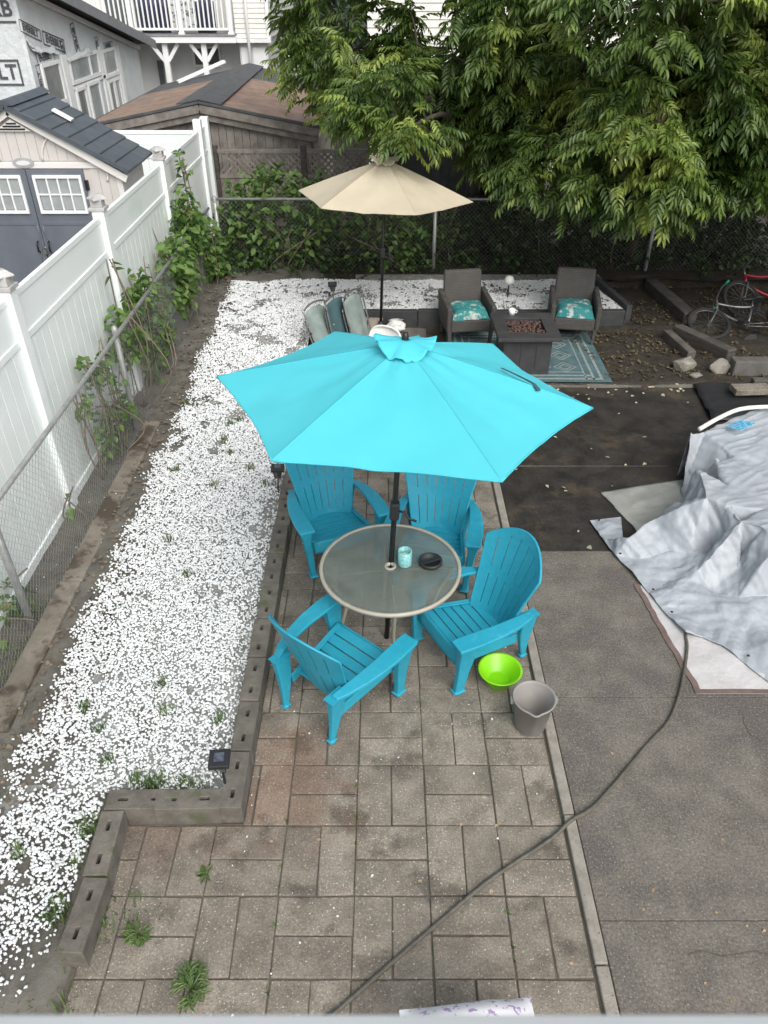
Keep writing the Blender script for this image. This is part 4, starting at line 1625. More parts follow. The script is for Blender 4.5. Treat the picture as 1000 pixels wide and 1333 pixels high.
rock('rock', 'small flat stone in front of the pale angular rock', (3.96, 8.72, .03), (.09, .07, .03), ROCK, 14)
for (p, q, w, h, lab) in (((4.55, 9.15, .09), (4.10, 10.0, .09), .16, .20, 'dark garden timber with a bicycle wheel resting beside it'),
                          ((4.25, 11.8, .10), (4.40, 10.35, .10), .20, .24, 'long dark garden timber lying in the leaf litter under the trees'),
                          ((3.95, 9.95, .06), (4.05, 9.2, .06), .12, .16, 'short dark timber behind the pale angular rock')):
    b = MB()
    b.beam(p, q, w, h)
    tag(b.build('garden_timber', WOODD, None, bevel=.015), lab, 'timber', 'garden timbers')
b = MB()
b.box(4.42, 6.6, 8.72, 8.90, 0, .21)
tag(b.build('concrete_block', mat('grey_concrete', (.085, .08, .072), (.13, .12, .11), 6, .9, bump=.5), None, bevel=.015), 'long low grey concrete block along the asphalt edge', 'block')
sh = MB()
sh.grid(lambda u, v: (3.75 + 1.9 * u + .1 * v, 7.55 + .95 * v + .05 * fbm(u * 4, 1), .008 + .05 * abs(fbm(u * 3, v * 3, 6)) + .02 * abs(math.sin(v * 9))), 26, 16)
tag(sh.build('black_sheet', BLACKP, None, smooth=True, solid=.002), 'black plastic sheet on the asphalt with a paver on it', 'plastic sheet')
b = MB()
b.box(-.22, .22, -.09, .09, 0, .075)
o = b.build('loose_paver', PAVER, None, bevel=.008)
o.location = (4.42, 8.18, .065)
o.rotation_euler = (0, 0, R(3))
tag(o, 'single brown paver weighing down the black plastic sheet', 'paver')
b = MB()
b.box(-.5, .5, -.05, .05, 0, .13)
o = b.build('garden_timber', WOODD, None, bevel=.01)
o.location = (5.0, 8.35, .03)
tag(o, 'squared timber lying between black sheet and concrete block', 'timber', 'garden timbers')

# floral cushion poking up at the near edge of the patio
FLOR = mat('floral_fabric', (.74, .73, .76), (.80, .79, .80), 4, .85, speck=(.42, .30, .50), speck_scale=30, speck_t=.58, patch=(.62, .66, .80), patch_scale=14, patch_t=.62)
b = MB()
def CU(u, v):
    x, y = (u - .5) * .60, (v - .5) * .34
    e = max(0, (1 - abs(2 * u - 1) ** 2.6) * (1 - (2 * v - 1) ** 4)) ** .9
    return (x, y, e * .15 * (.72 + .5 * u) + .008 * fbm(x * 7, y * 7))
b.grid(CU, 24, 16)
st = thing('cushioned_stool', 'white floral cushion on a low stool at the bottom edge', 'stool', (.385, 1.23, 0), R(5))
cu = b.build('cushion', FLOR, st, smooth=True)
cu.location = (0, .04, .415)
b = MB()
b.box(-.29, .29, -.16, .16, .35, .385)
b.build('seat', WPLAST, st, bevel=.01)
for sx in (-1, 1):
    for sy in (-1, 1):
        b = MB()
        b.beam((sx * .25, sy * .13, .355), (sx * .27, sy * .15, 0), .035, .035, up=(0, 1, 0))
        b.build('leg', WPLAST, st)

# window sill of the room the view is taken from
b = MB()
b.box(-1.0, 1.0, -.08, .120, 3.80, 3.880)
struct(b.build('window_sill', mat('sill_paint', (.50, .53, .53), (.56, .59, .59), 6, .6), None, bevel=.006))


# ------------------------------------------------------------------ grey roofed resin shed
sh = thing('garden_shed', 'taupe resin garden shed with slate doors and slate gable roof', 'shed', (-4.42, 9.93, -.16))
W2, SD, EV, AP = 1.16, 1.0, 2.42, 3.10      # half width, depth, eave, apex (above local zero)
def gable_z(x, e=0):
    return AP - .02 - (AP - EV) * abs(x) / (W2 + .06)
b = MB()
b.add([(-W2, 0, 0), (W2, 0, 0), (W2, 0, EV - .03), (0, 0, AP - .06), (-W2, 0, EV - .03), (-W2, SD, 0), (W2, SD, 0), (W2, SD, EV - .03), (0, SD, AP - .06), (-W2, SD, EV - .03)],
      [(0, 1, 2, 3, 4), (9, 8, 7, 6, 5), (1, 6, 7, 2), (5, 0, 4, 9)])
b.build('wall', TAUPE, sh)
# tongue and groove boards of the gable
nb = 20
for k in range(nb):
    x0, x1 = -W2 + .03 + k * (2 * W2 - .06) / nb + .004, -W2 + .03 + (k + 1) * (2 * W2 - .06) / nb - .004
    b = MB()
    zb = 2.47 if abs((x0 + x1) / 2) < .74 else .0
    za, zc = gable_z(x0) - .10, gable_z(x1) - .10
    if min(za, zc) - zb < .05:
        continue
    b.hexa([(x0, -.010, zb), (x1, -.010, zb), (x1, .0, zb), (x0, .0, zb)], [(x0, -.010, za), (x1, -.010, zc), (x1, .0, zc), (x0, .0, za)])
    b.build('wall_board', TAUPE, sh)
for k in range(9):
    y0, y1 = .05 + k * .10, .05 + k * .10 + .093
    b = MB()
    b.box(W2, W2 + .010, y0, y1, 0, EV - .05)
    b.build('wall_board', TAUPE, sh)
for s in (-1, 1):
    b = MB()
    b.box(s * W2 - .05, s * W2 + .02, -.02, .06, 0, EV - .02)
    b.build('corner_trim', TAUPEL, sh, bevel=.006)
    b = MB()      # bargeboard
    b.beam((0, -.055, AP - .085), (s * (W2 + .10), -.055, EV - .145), .05, .085)
    b.build('bargeboard', TAUPEL, sh)
b = MB()
b.box(-W2 + .06, W2 - .06, -.026, -.0, 2.385, 2.455)
b.build('lintel_trim', TAUPEL, sh, bevel=.006)
for (cx, cz, r0, a0, a1) in ((.62, 2.47, .36, 20, 180), (-.62, 2.47, .36, 0, 160), (.62, 2.37, .40, -20, 62)):
    b = MB()
    b.tube([(cx + r0 * math.cos(R(a)), -.020, cz + r0 * .95 * math.sin(R(a))) for a in np.linspace(a0, a1, 24)
            if cz + r0 * .95 * math.sin(R(a)) < gable_z(cx + r0 * math.cos(R(a))) - .13], .014, 6)
    b.build('arch_moulding', TAUPEL, sh, smooth=True)
b = MB()
b.add([(-.22, -.02, 2.80), (.22, -.02, 2.80), (0, -.02, 2.93), (-.22, -.045, 2.80), (.22, -.045, 2.80), (0, -.045, 2.93)], [(3, 4, 5), (0, 1, 4, 3), (1, 2, 5, 4), (2, 0, 3, 5)])
vt = b.build('gable_vent', TAUPEL, sh)
for k in range(3):
    b = MB()
    w = .15 - k * .045
    b.box(-w, w, -.052, -.046, 2.815 + k * .03, 2.832 + k * .03)
    b.build('vent_slot', BLACKM, vt)
b = MB()
b.prism([(.13 * math.cos(a), .055 * math.sin(a)) for a in np.linspace(0, 2 * math.pi, 25)[:-1]], 0, .014, Matrix.Translation((.02, -.026, 2.45)) @ Matrix.Rotation(R(90), 4, 'X'))
pl_ = b.build('oval_plate', mat('plate_grey', (.30, .31, .33), (.36, .37, .38), 12, .5), sh)
b = MB()
b.prism([(.085 * math.cos(a), .028 * math.sin(a)) for a in np.linspace(0, 2 * math.pi, 25)[:-1]], 0, .006, Matrix.Translation((.02, -.040, 2.45)) @ Matrix.Rotation(R(90), 4, 'X'))
b.build('plate_boss', TAUPEL, pl_)
for s in (-1, 1):
    d = MB()
    x0, x1 = (.004, .70) if s > 0 else (-.70, -.004)
    d.box(x0 + .02, x1 + .02, -.040, .0, .06, 2.375)
    dr = d.build('door', DOORG, sh, bevel=.006)
    wx0, wx1 = (x0 + .10 + .02, x1 - .06 + .02) if s > 0 else (x0 + .06 + .02, x1 - .10 + .02)
    wz0, wz1 = 1.90, 2.28
    f = MB()
    for (a, c, e, g_) in ((wx0 - .03, wx1 + .03, wz1, wz1 + .035), (wx0 - .03, wx1 + .03, wz0 - .035, wz0), (wx0 - .03, wx0, wz0, wz1), (wx1, wx1 + .03, wz0, wz1)):
        f.box(a, c, -.066, -.040, e, g_)
    for q in (1, 2, 3):
        xx = wx0 + (wx1 - wx0) * q / 4
        f.box(xx - .008, xx + .008, -.060, -.0435, wz0, wz1)
    zm = (wz0 + wz1) / 2
    f.box(wx0, wx1, -.058, -.043, zm - .008, zm + .008)
    fr = f.build('window', WTRIM, sh)
    for q in range(4):
        for z_ in range(2):
            p = MB()
            p.box(wx0 + (wx1 - wx0) * q / 4 + .009, wx0 + (wx1 - wx0) * (q + 1) / 4 - .009, -.0445, -.041, wz0 + (zm - wz0) * z_ + .009, zm + (wz1 - zm) * z_ - .009)
            p.build('pane', GLASSG, fr)
    for zz in (1.72, .12):
        p = MB()
        p.box(x0 + .06, x1 - .02, -.047, -.0405, zz, zz + .045)
        p.build('door_batten', DOORG, dr, bevel=.003)
    p = MB()
    p.tube([((x0 + .06 if s > 0 else x1) + s * .0 + .58 * (1 - math.cos(q)) * s * (1 if s > 0 else 1), -.043, 1.72 - 1.0 * math.sin(q)) for q in np.linspace(0, 1.25, 14)], .012, 6)
    p.build('arch_moulding', DOORG, dr, smooth=True)
    p = MB()
    p.tube([(s * .07 + .02, -.045, 1.52), (s * .075 + .02, -.085, 1.50), (s * .075 + .02, -.085, 1.40), (s * .07 + .02, -.045, 1.38)], .011, 7)
    p.build('handle', BLACKM, dr, smooth=True)
    p = MB()
    p.box(s * .715 + .02 - .02, s * .715 + .02 + .02, -.046, -.0, 2.14, 2.25)
    p.build('hinge', BLACKM, dr)
p = MB()
p.box(.0, .045, -.075, -.045, 1.36, 1.41)
p.tube([(.008, -.06, 1.41), (.008, -.06, 1.44), (.0225, -.06, 1.455), (.037, -.06, 1.44), (.037, -.06, 1.41)], .006, 6)
p.build('padlock', SILVER, sh)
ncr = 8
for s in (-1, 1):
    for k in range(ncr):
        f0, f1 = k / ncr, (k + 1) / ncr
        xa, xb = s * (W2 + .14) * f0, s * (W2 + .14) * f1
        za, zb = AP - (AP - EV + .05) * f0 * 1.03, AP - (AP - EV + .05) * f1 * 1.03
        nseg = 3
        for q in range(nseg):
            y0, y1 = -.10 + (SD + .20) * q / nseg, -.10 + (SD + .20) * (q + 1) / nseg
            b = MB()
            dz = rng.uniform(-.002, .003)
            top = [(xa, y0, za + .006), (xb, y0, zb + .022 + dz), (xb, y1, zb + .022 + dz), (xa, y1, za + .006)]
            bot = [(x, y, z - .030) for x, y, z in top]
            if s < 0:
                top, bot = [top[i] for i in (1, 0, 3, 2)], [bot[i] for i in (1, 0, 3, 2)]
            b.hexa(bot, top)
            b.build('shingle_panel', SHROOF, sh, bevel=.004, seg=1)
    b = MB()
    b.beam((0, -.115, AP - .03), (s * (W2 + .15), -.115, EV - .055), .03, .045)
    b.build('roof_edge', SHROOF, sh)
b = MB()
b.hexa([(-.10, -.12, AP - .02), (.10, -.12, AP - .02), (.10, SD + .12, AP - .02), (-.10, SD + .12, AP - .02)], [(-.03, -.12, AP + .035), (.03, -.12, AP + .035), (.03, SD + .12, AP + .035), (-.03, SD + .12, AP + .035)])
b.build('ridge_cap', SHROOF, sh)
b = MB()
M = Matrix.Translation((.42, .50, AP - .195)) @ Matrix.Rotation(math.atan2(AP - EV + .05, W2 + .14), 4, 'Y')
b.box(-.11, .13, -.05, .05, -.01, .012, M)
b.build('skylight_strip', WTRIM, sh)
# concrete apron of the neighbour's yard
b = MB()
b.box(-11, -3.1, 5, 13.3, -.3, -.152)
struct(b.build('neighbour_pavement', CONC))

# ------------------------------------------------------------------ old garage with brown felt roof
ga = thing('old_garage', 'old grey wooden garage with brown felt roof behind the fences', 'garage', (-3.28, 15.0, 0))
GW, GD, GA, GE = 2.08, 6.2, 2.30, 1.92
b = MB()
b.add([(-GW + .1, .15, -.2), (GW - .1, .15, -.2), (GW - .1, .15, GE - .12), (0, .15, GA - .14), (-GW + .1, .15, GE - .12),
       (-GW + .1, GD - .2, -.2), (GW - .1, GD - .2, -.2), (GW - .1, GD - .2, GE - .12), (0, GD - .2, GA - .14), (-GW + .1, GD - .2, GE - .12)],
      [(0, 1, 2, 3, 4), (9, 8, 7, 6, 5), (1, 6, 7, 2), (5, 0, 4, 9)])
b.build('wall', OLDWALL, ga)
k = 0
x = -GW + .11
while x < GW - .14:
    b = MB()
    z1 = lambda q: GA - .22 - (GA - GE) * abs(q) / GW
    b.hexa([(x, .12, -.1), (x + .132, .12, -.1), (x + .132, .15, -.1), (x, .15, -.1)], [(x, .12, z1(x)), (x + .132, .12, z1(x + .132)), (x + .132, .15, z1(x + .132)), (x, .15, z1(x))])
    b.build('wall_board', OLDWALL, ga)
    x += .14
for s in (-1, 1):
    for dz, yy, h in ((0, -.02, .13), (-.125, .03, .11)):
        b = MB()
        b.beam((0, yy, GA - .10 + dz), (s * GW, yy, GE - .10 + dz), .04, h)
        b.build('fascia_board', OLDWALL, ga)
    # roof strips
    n = 9
    for q in range(n):
        y0, y1 = .0 + GD * q / n, GD * (q + 1) / n
        for f0, f1 in ((.14, .57), (.57, 1.03)):
            b = MB()
            zz = lambda f: GA - (GA - GE) * f + .012 * fbm(f * 3, q * 2.0, s)
            top = [(s * GW * f0, y0 - .01, zz(f0)), (s * GW * f1, y0 - .01, zz(f1)), (s * GW * f1, y1, zz(f1) + .008), (s * GW * f0, y1, zz(f0) + .008)]
            bot = [(a, c, z - .04) for a, c, z in top]
            if s < 0:
                top, bot = [top[i] for i in (1, 0, 3, 2)], [bot[i] for i in (1, 0, 3, 2)]
            b.hexa(bot, top)
            b.build('roof_panel', ROOFB if q < 6 else ROOFD, ga)
    b = MB()
    b.beam((s * GW * 1.04, -.02, GE - .03), (s * GW * 1.04, GD, GE - .03), .05, .04)
    b.build('eave_edge', ROOFD, ga)
    b = MB()
    b.beam((0, -.035, GA + .002), (s * GW * 1.03, -.035, GE - .010), .05, .04)
    b.build('roof_edge', ROOFD, ga)
b = MB()
b.add([(-.40, -.03, GA - .03), (0, -.03, GA + .045), (.40, -.03, GA - .03), (-.34, GD, GA - .02), (0, GD, GA + .05), (.34, GD, GA - .02)], [(0, 1, 4, 3), (1, 2, 5, 4)])
b.build('ridge_felt', ROOFD, ga, solid=.02)
b = MB()
b.beam((-1.6, 5.3, GE + .13), (-.55, 5.9, GA + .12), .16, .05)
b.build('loose_batten', WTRIM, ga)
# lattice at the top of the wooden wall behind the shrubs
lt = thing('lattice_fence', 'weathered grey board fence with lattice top behind back shrubs', 'fence', (-2.9, 14.2, 0))
for k in range(18):
    b = MB()
    b.box(k * .165, k * .165 + .155, -.012, .012, 0, 1.22 + rng.uniform(-.01, .01))
    b.build('fence_board', OLDWALL, lt)
for z in (1.22, 1.62):
    b = MB()
    b.box(0, 2.95, -.03, .03, z, z + .06)
    b.build('rail', OLDWALL, lt)
for k in range(27):
    for s in (-1, 1):
        b = MB()
        xa = k * .11
        p0, p1 = (xa, s * .006, 1.28), (xa + s * .34, s * .006, 1.62)
        if p1[0] < 0 or p1[0] > 2.95:
            continue
        b.beam(p0, p1, .03, .008, up=(0, 1, 0))
        b.build('lattice_slat', OLDWALL, lt)
for x in (-.04, 1.5, 3.0):
    b = MB()
    b.box(x - .05, x + .05, -.06, .06, -.1, 1.74)
    b.build('post', WOODD, lt, bevel=.006)

# ------------------------------------------------------------------ house in plastic wrap
wh = thing('wrapped_house', 'unfinished house clad in white printed house wrap under dark sloping roof', 'house', (0, 0, 0))
WX = -6.9
def roof_z(y):
    return 4.09 - (y - 17) * .195
b = MB()
b.add([(-13, 17, -.2), (WX, 17, -.2), (WX, 17, roof_z(17) - .1), (-13, 17, roof_z(17) - .1), (-13, 24.6, -.2), (WX, 24.6, -.2), (WX, 24.6, roof_z(24.6) - .1), (-13, 24.6, roof_z(24.6) - .1)],
      [(0, 1, 2, 3), (1, 5, 6, 2), (5, 4, 7, 6), (4, 0, 3, 7)])
b.build('wall', WRAP, wh)
b = MB()
b.hexa([(-13.3, 16.5, roof_z(16.5) - .05), (WX + .42, 16.5, roof_z(16.5) - .05), (WX + .42, 24.95, roof_z(24.95) - .05), (-13.3, 24.95, roof_z(24.95) - .05)],
       [(-13.3, 16.5, roof_z(16.5) + .06), (WX + .42, 16.5, roof_z(16.5) + .06), (WX + .42, 24.95, roof_z(24.95) + .06), (-13.3, 24.95, roof_z(24.95) + .06)])
rf = b.build('roof', SHINGLE, wh)
b = MB()
b.beam((WX + .43, 16.5, roof_z(16.5) - .06), (WX + .43, 24.95, roof_z(24.95) - .06), .03, .20)
b.build('rake_board', mat('grey_rake', (.16, .165, .175), (.20, .205, .215), 6, .6), wh)
b = MB()
b.beam((WX + .06, 17.0, roof_z(17) - .19), (WX + .06, 24.6, roof_z(24.6) - .19), .05, .10)
b.build('frieze_board', WTRIM, wh)
def side_window(y0, y1, z0, z1, mid=False, m=GLASSG):
    f = MB()
    w = .07
    for (a, c, e, g_) in ((y0 - w, y1 + w, z1, z1 + w), (y0 - w, y1 + w, z0 - w, z0), (y0 - w, y0, z0, z1), (y1, y1 + w, z0, z1)):
        f.box(WX - .01, WX + .05, a, c, e, g_)
    if mid:
        f.box(WX - .01, WX + .045, y0 + (y1 - y0) * .68 - .03, y0 + (y1 - y0) * .68 + .03, z0, z1)
    fr = f.build('window', WTRIM, wh)
    p = MB()
    p.box(WX + .002, WX + .012, y0, y1, z0, z1)
    p.build('pane', m, fr)
side_window(17.45, 18.35, 1.95, 2.60, False, GLASSD)
side_window(19.02, 20.95, 2.20, 2.58, True)
side_window(21.38, 22.35, 2.08, 2.55)
side_window(19.10, 19.62, .70, 1.98, False, GLASSD)
side_window(19.92, 20.66, .70, 2.00, False)
side_window(21.42, 21.78, .70, 1.90, False, GLASSD)
side_window(21.92, 22.30, .70, 1.90, False)
for (y0, y1, z0, z1) in ((18.6, 18.9, .3, 2.72), (21.1, 21.28, .3, 2.7), (22.55, 22.75, .3, 2.62), (18.95, 22.5, 2.04, 2.10)):
    b = MB()
    b.box(WX, WX + .035, y0, y1, z0, z1)
    b.build('trim_board', WTRIM, wh)
# crumpled flaps of wrap along the tops of the windows
for (ya, yb, za, zb) in ((17.1, 18.5, 3.0, 2.85), (18.9, 20.6, 2.66, 2.74), (17.0, 17.5, 3.12, 2.9)):
    b = MB()
    b.grid(lambda u, v: (WX + .012 + .05 * v * (1 + .6 * fbm(u * 8, v * 2, ya)), ya + (yb - ya) * u, za + (zb - za) * u - .10 * v + .05 * fbm(u * 6, v, yb)), 16, 3)
    b.build('loose_wrap', WRAP, wh, smooth=True, solid=.004)

def lettering(body, loc, rot, size, parent, align='CENTER', frame=True, m=None):
    cu = bpy.data.curves.new('lettering', 'FONT')
    cu.body = body
    cu.size = size
    cu.align_x = align
    cu.align_y = 'CENTER'
    cu.extrude = .002
    cu.offset = size * .022
    cu.materials.append(m or INK)
    o = bpy.data.objects.new('lettering', cu)
    COL.objects.link(o)
    dg = bpy.context.evaluated_depsgraph_get()
    me = bpy.data.meshes.new_from_object(o.evaluated_get(dg))
    bpy.data.objects.remove(o)
    o = bpy.data.objects.new('lettering', me)
    COL.objects.link(o)
    o.parent = parent
    o.location = loc
    o.rotation_euler = rot
    if frame:
        L = size * .66 * len(body) + size * .35
        x0, x1 = (-L / 2, L / 2) if align == 'CENTER' else (-L + size * .2, size * .2)
        b = MB()
        t_ = size * .10
        h = size * .62
        for (a, c, e, g_) in ((x0, x1, h - t_, h), (x0, x1, -h, -h + t_), (x0, x0 + t_, -h + t_, h - t_), (x1 - t_, x1, -h + t_, h - t_)):
            b.box(a, c, e, g_, -.001, .002)
        f = b.build('lettering_frame', m or INK, o)
    return o
SX = WX + .014
for (y, z, sz, tw, body) in ((17.32, 3.24, .17, -14, 'EVERBILT'), (18.42, 2.98, .20, -12, 'EVERBILT'), (17.78, 2.76, .17, 0, 'EVERBILT'), (18.85, 2.74, .15, -80, 'EVER'), (19.72, 2.95, .20, -82, 'EVER'),
                             (21.15, 2.66, .16, 90, 'EVER'), (17.25, 2.25, .15, 90, 'EVERBILT'), (22.0, 2.66, .13, 0, 'EVERBILT')):
    lettering(body, (SX, y, z), (R(90), R(tw) * 0, R(90)), sz, wh).rotation_euler = (Matrix.Rotation(R(90), 4, 'Z') @ Matrix.Rotation(R(90), 4, 'X') @ Matrix.Rotation(R(tw), 4, 'Z')).to_euler()
lettering('EVERB', (-7.02, 16.985, 3.60), (R(90), 0, 0), .36, wh, 'RIGHT')
lettering('EVERBILT', (-7.20, 16.985, 2.56), (R(90), 0, 0), .36, wh, 'RIGHT')
lettering('HOUSE WRAP', (-7.25, 16.985, 2.24), (R(90), 0, 0), .10, wh, 'RIGHT', False) if False else None
b = MB()
b.box(-6.98, -6.895, 16.97, 17.02, 0, 4.0)
b.build('corner_tape', WRAP, wh)

# ------------------------------------------------------------------ house with the white balcony
bh = thing('balcony_house', 'white two storey house with railed balcony on bracketed posts', 'house', (0, 26, 0))
b = MB()
b.box(-11.5, -4.4, 1.35, 8, -.2, 2.45)
b.build('porch_wall', HOUSEW, bh)
b = MB()
b.box(-11.5, -4.4, 1.9, 8, 2.62, 7)
b.build('upper_wall', SIDING, bh)
for (x0, x1) in ((-8.6, -6.9), (-6.3, -5.3)):
    f = MB()
    for (a, c, e, g_) in ((x0 - .1, x1 + .1, 4.7, 4.8), (x0 - .1, x0, 2.75, 4.7), (x1, x1 + .1, 2.75, 4.7), ((x0 + x1) / 2 - .04, (x0 + x1) / 2 + .04, 2.75, 4.7)):
        f.box(a, c, 1.83, 1.9, e, g_)
    fr = f.build('sliding_door', WTRIM, bh)
    p = MB()
    p.box(x0, x1, 1.87, 1.895, 2.75, 4.7)
    p.build('pane', GLASSD, fr)
b = MB()
b.box(-11.4, -4.36, 0, 2.35, 2.45, 2.62)
b.build('deck', WTRIM, bh)
b = MB()
b.box(-11.4, -4.36, -.03, 2.35, 2.62, 2.66)
b.build('deck_floor', mat('deck_grey', (.20, .20, .20), (.28, .28, .27), 5, .7), bh)
rl = MB()
rl.box(-11.3, -4.45, .03, .09, 2.76, 2.82)
rl.box(-11.3, -4.45, .02, .10, 3.62, 3.68)
rl.build('railing_rail', WTRIM, bh)
x = -10.9
while x < -4.5:
    b = MB()
    b.box(x - .02, x + .02, .04, .08, 2.82, 3.62)
    b.build('baluster', WTRIM, bh)
    x += .135
for x in (-10.2, -8.82, -7.38, -5.93, -4.48):
    b = MB()
    b.box(x - .06, x + .06, 0, .12, 2.66, 3.72)
    b.build('railing_post', WTRIM, bh)
    b = MB()
    b.box(x - .085, x + .085, -.025, .145, 2.66, 2.72)
    b.build('post_skirt', WTRIM, bh)
for k in range(9):
    b = MB()
    b.box(-4.51, -4.47, .18 + k * .2, .22 + k * .2, 2.66, 3.62)
    b.build('baluster', WTRIM, bh)
for x in (-9.3, -7.92, -6.52, -5.36):
    b = MB()
    b.box(x - .075, x + .075, .12, .27, -.1, 2.45)
    po = b.build('porch_post', WTRIM, bh)
    for s in (-1, 1):
        b = MB()
        b.beam((x + s * .06, .195, 1.98), (x + s * .40, .195, 2.42), .09, .10)
        b.build('bracket', WTRIM, po)
f = MB()
for (a, c, e, g_) in ((-5.98, -5.10, 2.22, 2.28), (-5.98, -5.10, 1.72, 1.78), (-5.98, -5.92, 1.78, 2.22), (-5.16, -5.10, 1.78, 2.22), (-5.57, -5.51, 1.78, 2.22)):
    f.box(a, c, 1.29, 1.36, e, g_)
fr = f.build('window', WTRIM, bh)
b = MB()
b.box(-5.92, -5.16, 1.325, 1.345, 1.78, 2.22)
b.build('pane', GLASSD, fr)
b = MB()
b.box(-7.1, -6.95, 1.22, 1.34, .4, 1.9)
b.build('dark_panel', GLASSD, bh)
# things kept on the balcony
for (x0, x1, z1, lab) in ((-7.2, -6.35, 3.5, 'navy blue cloth draped inside the white balcony railing, left of the pair'), (-5.85, -5.0, 3.45, 'navy blue cloth at the right end of the white balcony')):
    b = MB()
    b.grid(lambda u, v: (x0 + (x1 - x0) * u, 26.5 + .05 * math.sin(u * 14), 2.67 + (z1 - 2.67) * v), 18, 4)
    tag(b.build('cloth', NAVY, None, smooth=True, solid=.02), lab, 'cloth', 'navy cloths on the balcony')
b = MB()
b.grid(lambda u, v: (-6.25 + .75 * u, 26.3 + .03 * math.sin(u * 11), 2.67 + .95 * v), 14, 4)
tag(b.build('patterned_screen', mat('leaf_print', (.70, .71, .69), (.76, .77, .75), 3, .8, speck=(.16, .18, .17), speck_scale=9, speck_t=.56), None, smooth=True, solid=.02), 'white patterned screen on the balcony between navy cloths', 'screen')
# siding corner block
b = MB()
b.box(-4.4, -3.42, .3, 8, 2.55, 7)
b.build('corner_wall', SIDING, bh)
for k in range(14):
    z = 2.55 + k * .125
    b = MB()
    b.hexa([(-4.4, .275, z), (-3.42, .275, z), (-3.42, .3, z), (-4.4, .3, z)], [(-4.4, .292, z + .12), (-3.42, .292, z + .12), (-3.42, .3, z + .12), (-4.4, .3, z + .12)])
    b.build('siding_board', SIDING, bh)
    b = MB()
    b.hexa([(-3.42, .3, z), (-3.395, .3, z), (-3.395, 7.9, z), (-3.42, 7.9, z)], [(-3.42, .3, z + .12), (-3.412, .3, z + .12), (-3.412, 7.9, z + .12), (-3.42, 7.9, z + .12)])
    b.build('siding_board', SIDING, bh)
b = MB()
b.box(-4.35, -3.5, .45, 8, -.2, 2.55)
b.build('lower_wall', HOUSEW, bh)
b = MB()
b.box(-3.46, -3.36, .22, .32, 2.5, 7)
b.build('corner_trim', WTRIM, bh)
b = MB()
b.box(-4.4, -3.36, .2, .5, 2.44, 2.54)
b.build('belt_trim', WTRIM, bh)
b = MB()
b.tube([(-4.02, .2, 7), (-4.02, .2, .2)], .045, 8)
b.build('downspout', WTRIM, bh, smooth=True)
for (x0, x1) in ((-4.3, -4.06), (-3.96, -3.56)):
    b = MB()
    b.box(x0, x1, .415, .45, .4, 2.3)
    b.build('wall_panel', WTRIM, bh, bevel=.01)
b = MB()
b.box(-3.50, -3.47, 3.2, 4.4, 1.2, 2.2)
b.build('side_window', GLASSD, bh)
# pale van-high wall to the right of it
b = MB()
b.box(-3.3, -.5, 29.0, 29.3, -.2, 1.9)
tag(b.build('garden_wall', HOUSEW, None, bevel=.02), 'pale rendered wall beyond the balcony house', 'wall')

# ------------------------------------------------------------------ house and dark shed behind the trees
ph = thing('pale_house', 'pale sided house glimpsed through gaps in the trees', 'house', (0, 21.5, 0))
b = MB()
b.box(-.4, 9.5, .03, 7, -.2, 6)
b.build('wall', SIDING, ph)
for k in range(34):
    z = .1 + k * .165
    b = MB()
    b.hexa([(-.4, -.0, z), (9.5, -.0, z), (9.5, .03, z), (-.4, .03, z)], [(-.4, .02, z + .16), (9.5, .02, z + .16), (9.5, .03, z + .16), (-.4, .03, z + .16)])
    b.build('siding_board', SIDING, ph)
for (x0, x1, z0, z1) in ((2.0, 2.9, .6, 1.9), (4.6, 5.6, .6, 1.9), (3.2, 4.1, 3.0, 4.2)):
    f = MB()
    for (a, c, e, g_) in ((x0 - .1, x1 + .1, z1, z1 + .1), (x0 - .1, x1 + .1, z0 - .1, z0), (x0 - .1, x0, z0, z1), (x1, x1 + .1, z0, z1)):
        f.box(a, c, -.04, .02, e, g_)
    fr = f.build('window', WTRIM, ph)
    b = MB()
    b.box(x0, x1, -.015, .0, z0, z1)
    b.build('pane', GLASSD, fr)
ds = thing('dark_shed', 'dark grey shed with black roof glimpsed behind the cream umbrella', 'shed', (1.25, 14.6, 0))
DG = mat('dark_grey_wall', (.055, .06, .062), (.08, .085, .085), 5, .8, rand=.08)
b = MB()
b.add([(-1.15, 0, -.1), (1.15, 0, -.1), (1.15, 0, 1.98), (0, 0, 2.72), (-1.15, 0, 1.98), (-1.15, 2.2, -.1), (1.15, 2.2, -.1), (1.15, 2.2, 1.98), (0, 2.2, 2.72), (-1.15, 2.2, 1.98)],
      [(0, 1, 2, 3, 4), (9, 8, 7, 6, 5), (1, 6, 7, 2), (5, 0, 4, 9)])
b.build('wall', DG, ds)
for k in range(15):
    x = -1.13 + k * .151
    z1 = lambda q: 2.68 - .74 * abs(q) / 1.15
    b = MB()
    b.hexa([(x, -.02, 0), (x + .142, -.02, 0), (x + .142, 0, 0), (x, 0, 0)], [(x, -.02, z1(x)), (x + .142, -.02, z1(x + .142)), (x + .142, 0, z1(x + .142)), (x, 0, z1(x))])
    b.build('wall_board', DG, ds)
for s in (-1, 1):
    b = MB()
    top = [(0, -.15, 2.76), (s * 1.32, -.15, 1.92), (s * 1.32, 2.35, 1.92), (0, 2.35, 2.76)]
    if s < 0:
        top = [top[i] for i in (1, 0, 3, 2)]
    b.hexa([(x, y, z - .06) for x, y, z in top], top)
    b.build('roof_slope', SHINGLE, ds)
for x in (.66, .80):
    b = MB()
    b.box(x - .03, x + .03, -.10, -.03, 0, 1.9)
    b.build('post', OLDWALL, ds)

